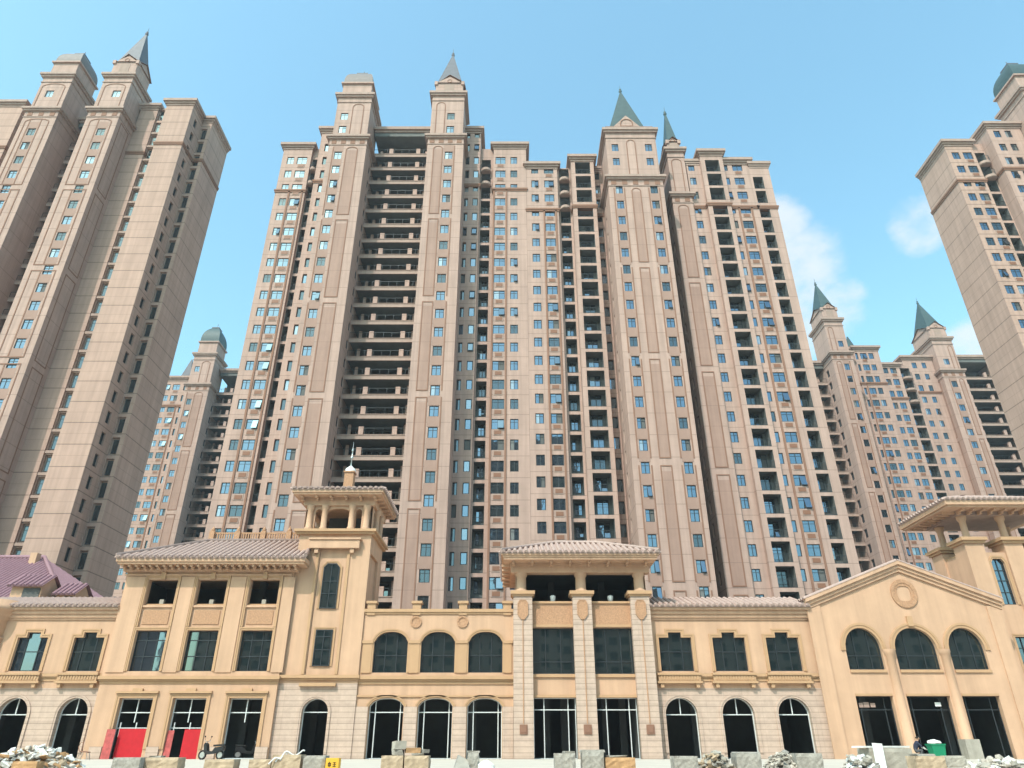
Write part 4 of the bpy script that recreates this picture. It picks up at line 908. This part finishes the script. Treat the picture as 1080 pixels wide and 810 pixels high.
tiles(mb, (x0, y0, 19.35), (x1, y0, 19.35), (0, 1, .36), 4.5, 4.2, 4.2); tiles(mb, (x0, y1, 19.35), (x0, y0, 19.35), (1, 0, .36), 4.5, 4.1, 4.1); mb.build('tiled_roof', M_tile, shop)
# ------------------------------------------------------------------ house with purple tiles behind the left wing
hs = empty('tiled_house', (-50, 66, ZG), 'building behind the left wing showing only its purple tiled hip roof with two small dormers', 'house')
mb = MB(); mb.box(-63.5, -42, 66.5, 83, ZG - .3, 13.58); mb.build('wall', M_stucco, hs)
def slope(mb, A, B, up2, run, rise, tl, tr, **k): tiles(mb, A, B, (up2[0] * run, up2[1] * run, rise), math.hypot(run, rise), tl, tr, **k)
mb = MB(); slope(mb, (-64, 66, 13.6), (-41.4, 66, 13.6), (0, 1), 8.5, 5.8, 0, 8.5); slope(mb, (-41.4, 66, 13.6), (-41.4, 83, 13.6), (-1, 0), 8.5, 5.8, 8.5, 8.5)
mb.tube([(-41.4, 66, 13.75), (-49.9, 74.5, 19.6), (-64, 74.5, 19.6)], .22, 6); mb.build('roof', M_tilep, hs)
mb = MB(); mb.box(-50.6, -49.9, 73.2, 73.9, 18.6, 19.75); mb.build('chimney', M_stucco, hs)
mb = MB(); slope(mb, (-58, 62.6, 13.3), (-48.0, 62.6, 13.3), (0, 1), 5, 3.6, 0, 5); slope(mb, (-48.0, 62.6, 13.3), (-48.0, 70, 13.3), (-1, 0), 5, 3.6, 5, 2); mb.tube([(-48, 62.6, 13.4), (-53, 67.6, 17.0)], .2, 6); mb.box(-57.8, -48.4, 63, 68, ZG - .3, 13.29, 1); mb.build('roof_wing', [M_tilep, M_stucco], hs)
for (x, y, z, w) in ((-43.2, 63.2, 14.3, 2.7), (-40.2, 64.2, 13.75, 1.7)):
    mb = MB(); mb.box(x - w / 2, x + w / 2, y + .25, y + 5, 11, z, 1); mb.box(x - w * .1, x + w / 2 - .12, y + .2, y + .26, z - 1.7, z - .15, 2)
    slope(mb, (x - w / 2 - .25, y - .15, z + .02), (x + w / 2 + .25, y - .15, z + .02), (0, 1), 1.6, 1.15, 0, 0); slope(mb, (x - w / 2 - .25, y + 3.05, z + .02), (x + w / 2 + .25, y + 3.05, z + .02), (0, -1), 1.6, 1.15, 0, 0)
    for xx in (x - w / 2, x + w / 2): mb.face([(xx, y + .2, z), (xx, y + 2.7, z), (xx, y + 1.45, z + 1.05)], 1)
    mb.build('dormer', [M_tilep, M_stucco, M_inner], hs)
# ------------------------------------------------------------------ buildings across the street (seen mirrored in the glass)
def opposite(name, label, x0, x1, y0, y1, z1, m):
    e = empty(name, ((x0 + x1) / 2, (y0 + y1) / 2, 0), label, 'building')
    mb = MB(); ops = []
    nx = int((x1 - x0) / 3.4); nz = int(z1 / 3.1)
    for i in range(nx):
        for k in range(nz):
            xa = x0 + (x1 - x0) * (i + .28) / nx; ops.append((rect(xa, xa + (x1 - x0) / nx * .5, 3.1 * k + 2.6), 3.1 * k + .9, .5, 1))
    # window columns share their x range, so cut column by column
    for i in range(nx):
        a, b = x0 + (x1 - x0) * i / nx, x0 + (x1 - x0) * (i + 1) / nx
        front(mb, lambda s, d, z: (s, y1 - d, z), a, b, 0, z1, ops[i * nz:(i + 1) * nz])
    mb.box(x0, x1, y0, y1, 0, z1, 0, 'b'); mb.build('wall', [m, M_inner], e)
    mb = MB(); mb.box(x0 - .5, x1 + .5, y0 - .5, y1 + .5, z1, z1 + .8); mb.build('roof', M_slab, e)
opposite('apartment_tower', 'high apartment tower across the street seen only mirrored in the windows', -13, 24, -92, -72, 104, M_wall)
opposite('apartment_block', 'long pale block across the street seen only mirrored in the shop windows', -74, 104, -64, -52, 42, M_wall)
opposite('apartment_block', 'narrow block across the street seen only mirrored in the leftmost shop windows', -101, -87, -64, -52, 42, M_slab)
# ------------------------------------------------------------------ things on the plaza
def px(u, y): return (u - 540) * y / 834.3
def rough_block(name, u0, u1, vt, y, dep, m, label, grp=None, cat='stone block', cap=None, tilt=0):
    x0, x1, zt = px(u0, y), px(u1, y), AT(vt, y); w, h = x1 - x0, zt - ZG
    t = empty(name, ((x0 + x1) / 2, y + dep / 2, ZG), label, cat, grp); rnd = random.Random(int(u0 * 7))
    mb = MB(); n, k = 7, 6
    def P(i, j, side):   # four sides with chipped, slightly uneven faces
        a, q = i / n, j / k; e = rnd.uniform(-.012, .012) + (.02 if j in (0, k) or i in (0, n) else 0)
        z = ZG + h * q
        return [(x0 + w * a, y + e, z), (x1 - e, y + dep * a, z), (x1 - w * a, y + dep - e, z), (x0 + e, y + dep - dep * a, z)][side]
    rim = []
    for sd in range(4):
        g = [[P(i, j, sd) for j in range(k + 1)] for i in range(n + 1)]
        if sd: g[0] = last
        last = g[n]
        if sd == 0: first = g[0]
        if sd == 3: g[n] = first
        for i in range(n):
            for j in range(k): mb.face([g[i][j], g[i + 1][j], g[i + 1][j + 1], g[i][j + 1]])
        rim += [g[i][k] for i in range(n)]
    mb.face(rim); o = mb.build('block', m, t)
    if cap:
        mb = MB(); mb.obox((x0 + w * cap[0], y + dep * .45, zt + cap[2] / 2 + .004), (w * cap[1], dep * .7, cap[2]), (0, 0, .1), 0, .12); mb.build('loose_slab', M_granite, t)
    return t
G1 = 'stone blocks standing along the plaza edge'
for a in ((119, 148, 799, 22, .6, M_granite, 'squat grey stone block in front of the red boarded door', None),
          (150, 188, 799, 22.3, .6, M_tanst, 'wide tan stone block in front of the second shop door from the left pavilion', (.3, .3, .04)),
          (216, 247, 801, 22, .6, M_tanst, 'low tan stone block in front of the parked scooter', None),
          (263, 286, 801, 22.2, .6, M_tanst, 'tan stone block standing left of the block wrapped with white cord', None),
          (287, 317, 796, 22.1, .6, M_tanst, 'tan stone block with loose white cord draped over it', None),
          (320, 343, 797, 22.0, .6, M_granite, 'grey stone block beside the small yellow carton', None),
          (402, 425, 797, 22.2, .7, M_tanst, 'pale block carrying the left part of the heap of loose stones', None),
          (426.5, 452, 797, 22.2, .7, M_tanst, 'pale block with a sloping side under the loose stones', (.5, .5, .05)),
          (493, 505, 794, 22.4, .4, M_granite, 'slim upright grey stone beside the white sack', (.5, 1.1, .05)),
          (585, 607, 794.5, 22, .55, M_granite, 'grey block before the central pavilion, left of the two tall ones', (.7, .5, .05)),
          (614, 637, 793.5, 22.1, .55, M_granite, 'grey block before the central pavilion capped by a long flat slab', (.5, 1.05, .06)),
          (639, 670, 799, 22, .6, M_rust, 'orange brown stone block below the middle of the central pavilion', (.4, .6, .05)),
          (711, 736, 797.5, 22.1, .6, M_granite, 'grey block in front of the first arched door right of the pavilion', None),
          (777, 803, 794.5, 22, .6, M_granite, 'grey block in front of the middle arched door between two stone heaps', (.5, .9, .03)),
          (840, 868, 794.5, 22, .6, M_granite, 'grey block touching the right side of a stone heap, before the third arched door', None),
          (919, 964, 789, 24, .9, M_conc, 'largest concrete block with a white board leaning on it, before the gabled hall', None),
          (966, 997, 797.5, 22.3, .6, M_tanst, 'tan stone block in front of the green tub', (.4, .7, .05))):
    rough_block('stone_block', *a[:7], grp=G1, cap=a[7])
rough_block('concrete_wall', 998, 1019, 797, 30, .4, M_conc, 'short grey concrete wall beside the green tub', None, 'low wall')
rough_block('broken_slab', 14, 40, 803, 21.4, .4, M_rust, 'pinkish broken slab at the foot of the left rubble heap', None, 'slab')
def heap(u0, u1, vt, y, n, mats, label, name='rubble_heap', big=1.0):
    rnd = random.Random(u0); x0, x1 = px(u0, y), px(u1, y); H = AT(vt, y) - ZG; mb = MB()
    for i in range(int(n * 1.7)):
        a = rnd.random(); x = x0 + (x1 - x0) * a; env = (1 - abs(2 * a - 1) ** 2.2); yy = y + rnd.uniform(-.5, .7)
        z = ZG + H * env * rnd.random() ** .6 * (1 - .35 * abs(yy - y)); sz = rnd.uniform(.07, .27) * big
        mb.obox((x, yy, max(ZG + .03, z - .05)), (sz, sz * rnd.uniform(.5, 1), sz * rnd.uniform(.12, .6)), (rnd.uniform(-.6, .6), rnd.uniform(-.6, .6), rnd.uniform(0, 3)), rnd.randrange(len(mats)), .25)
    o = mb.build(name, mats); return tag(o, label, 'rubble', kind='stuff')
heap(-14, 86, 785, 22.5, 520, [M_whitep, M_tanst, M_plaza, M_whitep, M_rust, M_plaza], 'heap of broken white and tan slabs at the far left')
heap(736, 772, 790, 22.6, 150, [M_granite, M_conc, M_tanst], 'heap of broken grey stones right of the central pavilion', big=.75)
heap(808, 842, 790, 22.6, 150, [M_granite, M_conc, M_plaza], 'heap of grey rubble before the third arched door', big=.75)
heap(1016, 1092, 797, 22.5, 260, [M_plaza, M_whitep, M_conc, M_plaza], 'low heap of white and grey rubble at the right corner', big=.8)
heap(893, 921, 793, 23, 90, [M_whitep, M_conc, M_granite], 'heap of white plaster lumps left of the largest block', big=.9)
# loose stones on the pale blocks
zb = AT(797, 22.2)
for i, (u, dz, w, h, m, lb) in enumerate(((419, 0, .32, .14, M_granite, 'flat grey stone lying left on the pale blocks'), (434, 0, .42, .13, M_rust, 'brownish stone lying right on the pale blocks'), (420, .15, .34, .2, M_conc, 'squarish stone topmost on the pale blocks'), (446, 0, .18, .1, M_granite, 'smallest stone at the right end on the pale blocks'))):
    mb = MB(); mb.obox((px(u, 22.4), 22.5, zb + dz + h / 2 + .012 + (.05 if i in (1, 3) else 0)), (w, .35, h), (0, 0, .2 * i), 0, .15); tag(mb.build('loose_stone', m), lb, 'stone', 'loose stones on the pale blocks')
# white cord over a block
c = MB(); zc = AT(796, 22.1); pts = []
for i in range(40):
    a = i / 39; pts.append((px(284 + 33 * a, 22) + .05 * sin(9 * a), 22.02 + .25 * a, zc + .05 - .28 * (1 - a) ** 3 + .06 * sin(15 * a)))
c.tube(pts, .022, 6); c.tube([(x + .06, y + .05, z - .06 + .05 * sin(i * .5)) for i, (x, y, z) in enumerate(pts[3:30])], .02, 6); tag(c.build('cord', M_whitep), 'loose white cord lying over a tan block', 'cord')
# yellow carton with black lettering
y = 21.8; x0, x1, zt = px(344, y), px(357.5, y), AT(799.5, y)
t = empty('carton', ((x0 + x1) / 2, y + .15, ZG), 'small yellow carton with black characters on its front', 'carton')
mb = MB(); mb.box(x0, x1, y, y + .3, ZG, zt); mb.build('box', M_yellow, t)
mb = MB(); w = x1 - x0; cx = x0 + w * .28
for (a, b, c_, d) in ((.18, .42, .62, .68), (.18, .42, .38, .44), (.18, .24, .38, .68), (.36, .42, .38, .68), (.27, .33, .3, .78), (.55, .82, .66, .72), (.55, .82, .5, .55), (.55, .82, .34, .39), (.66, .71, .3, .74)):
    h = min(.3, zt - ZG); mb.box(x0 + w * a, x0 + w * b, y - .004, y - .001, zt - h + h * c_ * .9, zt - h + h * d * .9)
mb.build('printed_mark', M_black, t)
# white sack and tilted sheet
def blob(name, c, r, m, label, cat, sq=1.0, parent=None):
    mb = MB(); rnd = random.Random(str(c)); N, K = 18, 9; ph = [rnd.uniform(0, 6) for _ in range(6)]; rows = []
    for j in range(K + 1):
        th = pi * j / K; row = []
        for i in range(N):
            a = 2 * pi * i / N; k = 1 + .1 * sin(3 * a + ph[0] + 2 * th) + .07 * sin(5 * a + ph[1]) + .06 * sin(7 * th + ph[2])
            row.append((c[0] + r[0] * k * sin(th) * cos(a), c[1] + r[1] * k * sin(th) * sin(a), max(c[2] - r[2] * .75, c[2] - r[2] * k * cos(th))))
        rows.append(row)
    for j in range(K):
        for i in range(N): mb.face([rows[j][i], rows[j][(i + 1) % N], rows[j + 1][(i + 1) % N], rows[j + 1][i]], 0, True)
    o = mb.build(name, m, parent); return tag(o, label, cat) if label else o
blob('sack', (px(513, 22), 22.2, ZG + .14), (.25, .25, .19), M_whitep, 'round white sack lying between the slim stone and the pavilion', 'sack')
mb = MB(); P = [(px(479, 22), 22, .98), (px(482, 22), 22.5, 1.32), (px(492, 22), 22.5, 1.2), (px(497, 22), 22, .86)]
for q in (0, .015): mb.face([(a, b - q, c_ + q) for a, b, c_ in P])
for i in range(4): a, b = P[i], P[(i + 1) % 4]; mb.face([a, b, (b[0], b[1] - .015, b[2] + .015), (a[0], a[1] - .015, a[2] + .015)])
mb.tube([P[0], P[1]], .025, 6); mb.tube([P[1], P[2]], .02, 6); mb.tube([P[3], P[2]], .02, 6); tag(mb.build('plastic_sheet', M_conc), 'thin grey sheet propped up left of the slim upright stone', 'sheet')
# white board leaning on the largest block
mb = MB(); mb.obox((px(929, 23.8), 23.86, ZG + .36), (.3, .03, .86), (R(-7), R(4), 0), 0); tag(mb.build('white_board', M_whitep), 'white board leaning on the largest concrete block', 'board')
mb = MB(); mb.obox((px(938, 24), 24.4, AT(789, 24) + .035), (1.5, .7, .05), (0, 0, .03), 0, .05); tag(mb.build('white_slab', M_whitep), 'thin white slab lying on top of the largest concrete block', 'slab')
# boards in the pavilion doors
for (x0, x1, z, y, m, name, lb) in ((-27.75, -27.15, 2.66, 53.3, M_redf, 'faded_board', 'faded pink board at the left of the first door'), (-27.12, -25.2, 2.7, 53.72, M_red, 'red_board', 'wide bright red board closing the first pavilion door'), (-23.75, -23.3, 2.6, 53.72, M_redf, 'faded_board', 'narrow faded board at the left of the second door'), (-22.6, -21.45, 2.66, 53.72, M_red, 'red_board', 'narrow red board covering the right half of the second door')):
    mb = MB(); mb.obox(((x0 + x1) / 2, y, (ZG + z) / 2), (x1 - x0, .04, z - ZG), (R(-2), 0, 0)); mb.build
    tag(mb.build(name, m), lb, 'board', 'boards in the pavilion doors')
# green tub and its plastic
y = 50.6; t = empty('tub', (px(990, y), y, ZG), 'green plastic tub filled with white plastic before the gabled hall', 'tub')
mb = MB(); cx, zt = px(990, y), AT(784.5, y); w0, w1 = .34, .44; z0 = ZG
for (a, z, b, zz) in ((w0, z0, w1, zt - .08), (w1 + .04, zt - .08, w1 + .05, zt)):
    q = [(cx - a, y - a * .8, z), (cx + a, y - a * .8, z), (cx + a, y + a * .8, z), (cx - a, y + a * .8, z)]; r = [(cx - b, y - b * .8, zz), (cx + b, y - b * .8, zz), (cx + b, y + b * .8, zz), (cx - b, y + b * .8, zz)]
    for i in range(4): mb.face([q[i], q[(i + 1) % 4], r[(i + 1) % 4], r[i]])
    mb.face(q)
mb.build('bucket', M_green, t)
mb = MB(); mb.face([(cx - .42, y - .34, zt - .06), (cx + .42, y - .34, zt - .06), (cx + .42, y + .34, zt - .06), (cx - .42, y + .34, zt - .06)]); mb.build('filling', M_conc, t)
blob('plastic_bag', (cx - .04, y, zt + .08), (.4, .3, .16), M_whitep, 'crumpled white plastic lying on the green tub', 'bag')
# wire chair by the left wing
t = empty('chair', (px(88, 51), 51, ZG), 'bent metal chair frame standing before the left wing', 'chair'); cx, y = px(88, 51), 51
mb = MB(); mb.tube([(cx - .38, y, ZG + .45), (cx - .5, y, ZG + .75), (cx - .42, y, ZG + 1.0), (cx - .25, y, ZG + .98), (cx - .2, y, ZG + .5)], .025, 6); mb.build('backrest', M_brown, t)
mb = MB(); mb.obox((cx, y, ZG + .45), (.5, .45, .05), (0, R(6), 0)); mb.build('seat', M_brown, t)
for sx, sy in ((-1, -1), (1, -1), (1, 1), (-1, 1)):
    mb = MB(); mb.tube([(cx + sx * .2, y + sy * .18, ZG + .45), (cx + sx * .3, y + sy * .2, ZG)], .02, 6); mb.build('leg', M_steel, t)
# scooter
def scooter(x, y, label, rz):
    t = empty('motor_scooter', (0, 0, 0), label, 'scooter'); t['_o'] = [0, 0, 0]
    for wx in (-.62, .62):
        mb = MB(); mb.tube([(wx + .24 * cos(a), 0, .27 + .24 * sin(a)) for a in [2 * pi * i / 20 for i in range(21)]], .055, 8); wh = mb.build('wheel', M_rubber, t)
        mb = MB(); mb.tube([(wx, -.05, .27), (wx, .05, .27)], .17, 14); mb.build('rim', M_steel, wh)
    mb = MB(); prof = [(-.85, .55), (-.3, .35), (.25, .3), (.45, .42), (.55, .85), (.48, .98), (.36, .9), (.25, .5), (-.1, .48), (-.25, .7), (-.8, .78)]
    for q in (-.16, .16): mb.face([(a, q, b) for a, b in prof])
    for i in range(len(prof)):
        a, b = prof[i], prof[(i + 1) % len(prof)]; mb.face([(a[0], -.16, a[1]), (b[0], -.16, b[1]), (b[0], .16, b[1]), (a[0], .16, a[1])])
    mb.build('body', M_black, t)
    mb = MB(); mb.obox((-.5, 0, .83), (.75, .28, .1), (0, R(3), 0), 0, .05); mb.build('seat', M_rubber, t)
    mb = MB(); mb.tube([(.62, 0, .3), (.45, 0, 1.02)], .035, 8); mb.tube([(.4, -.33, 1.08), (.46, 0, 1.03), (.4, .33, 1.08)], .02, 8); mb.build('handlebar', M_steel, t)
    for sy in (-1, 1):
        mb = MB(); mb.tube([(.42, sy * .27, 1.07), (.4, sy * .36, 1.3)], .012, 6); mb.obox((.4, sy * .38, 1.33), (.02, .13, .09)); mb.build('mirror', M_black, t)
    mb = MB(); mb.lathe(.56, 0, [(0, .78), (.08, .8), (.09, .88), (0, .92)], 10); mb.build('headlight', M_steel, t)
    t.location = (x, y, ZG); t.rotation_euler = (0, 0, rz); return t
scooter(px(222, 51), 51, 'dark motor scooter parked between the second and third pavilion doors', R(170))
scooter(px(258, 54.8) + .1, 54.9, 'dark motor scooter standing inside the third pavilion door', R(20))
# person crouching before the gabled hall
def person(x, y, rz):
    V, E, RAD, K = [], [], [], []
    def v(p, r, k): V.append(p); RAD.append(r); K.append(k); return len(V) - 1
    def ln(i, *q):
        for p, r, k in q:
            j = v(p, r, k); E.append((i, j)); i = j
        return i
    pel = v((0, 0, .5), (.15, .17), 1)
    ch = ln(pel, ((.06, 0, .68), (.14, .16), 0), ((.15, 0, .86), (.15, .185), 0), ((.23, 0, 1.0), (.1, .15), 0))
    nk = ln(ch, ((.28, 0, 1.09), (.055, .055), 2)); hd = ln(nk, ((.32, 0, 1.15), (.075, .07), 2), ((.35, 0, 1.22), (.1, .085), 2), ((.35, 0, 1.3), (.075, .07), 2))
    for sg in (-1, 1):
        ln(pel, ((.06, sg * .1, .47), (.1, .1), 1), ((.4, sg * .17, .56), (.075, .075), 1), ((.3, sg * .17, .3), (.06, .06), 1), ((.2, sg * .17, .09), (.045, .045), 1), ((.24, sg * .17, .045), (.045, .04), 3), ((.42, sg * .18, .03), (.035, .03), 3))
        w = ln(ch, ((.22, sg * .17, .98), (.07, .07), 0), ((.36, sg * .23, .78), (.052, .052), 0), ((.56, sg * .15, .66), (.036, .036), 4), ((.61, sg * .14, .63), (.035, .02), 4))
        for f, (dy, L) in enumerate(((-.028, .072), (-.01, .082), (.01, .078), (.028, .062))):
            ln(w, ((.645, sg * .14 + dy, .615), (.0095, .0095), 4), ((.645 + L * .55, sg * .14 + dy * 1.15, .585), (.009, .009), 4), ((.645 + L * .75, sg * .14 + dy * 1.15, .55), (.008, .008), 4))
        ln(w, ((.6, sg * .14 - sg * .045, .61), (.011, .011), 4), ((.635, sg * .14 - sg * .065, .575), (.009, .009), 4))
    me = bpy.data.meshes.new('person'); me.from_pydata(V, E, []); o = bpy.data.objects.new('person', me); COL.objects.link(o)
    md = o.modifiers.new('Skin', 'SKIN'); md.use_smooth_shade = True
    for i, r in enumerate(RAD): sv = me.skin_vertices[0].data[i]; sv.radius = r; sv.use_root = (i == 0)
    ss = o.modifiers.new('Sub', 'SUBSURF'); ss.levels = ss.render_levels = 1
    dg = bpy.context.evaluated_depsgraph_get(); m2 = bpy.data.meshes.new_from_object(o.evaluated_get(dg)); o.modifiers.clear(); o.data = m2
    for m in (M_cloth, M_cloth2, M_skin, M_black, M_glove): m2.materials.append(m)
    for f in m2.polygons:
        c_ = f.center; best = min(range(len(V)), key=lambda i: (Vector(V[i]) - c_).length - .4 * RAD[i][0]); f.material_index = K[best]; f.use_smooth = True
    tag(o, 'person in dark clothes and pale gloves crouching beside the green tub', 'person'); o['_o'] = [0, 0, 0]
    mb = MB(); rows = []
    for j in range(7):
        th = pi * .55 * j / 6
        rows.append([(.34 + .118 * sin(th) * cos(a) - .02 - .02 * (j > 3) , .1 * sin(th) * sin(a), 1.245 + .125 * cos(th)) for a in [2 * pi * i / 16 for i in range(16)]])
    for j in range(6):
        for i in range(16):
            q = [rows[j][i], rows[j][(i + 1) % 16], rows[j + 1][(i + 1) % 16], rows[j + 1][i]]
            if not (j > 2 and i in (0, 1, 2, 13, 14, 15)): mb.face(q, 0, True)
    mb.build('hair', M_hair, o)
    mb = MB()
    for sy in (-.035, .035): mb.lathe(.438, sy, [(0, 1.228), (.011, 1.236), (0, 1.244)], 8, 1)
    mb.obox((.452, 0, 1.21), (.03, .022, .045), (0, R(-15), 0), 0, .1); mb.obox((.437, 0, 1.172), (.015, .05, .01), (0, 0, 0), 2)
    for sy in (-.09, .09): mb.lathe(.345, sy, [(0, 1.19), (.02, 1.2), (.024, 1.225), (0, 1.25)], 8, 0)
    mb.build('face', [M_skin, M_black, M_redf], o)
    o.location = (x, y, ZG); o.rotation_euler = (0, 0, rz); return o
person(px(967, 51.2), 51.2, R(-15))
mb = MB(); xs = px(967, 51.2); mb.lathe(xs - .05, 51.2, [(.17, ZG), (.2, ZG + .36), (0, ZG + .36)], 14); tag(mb.build('upturned_pail', M_granite), 'grey pail under the crouching person', 'pail')
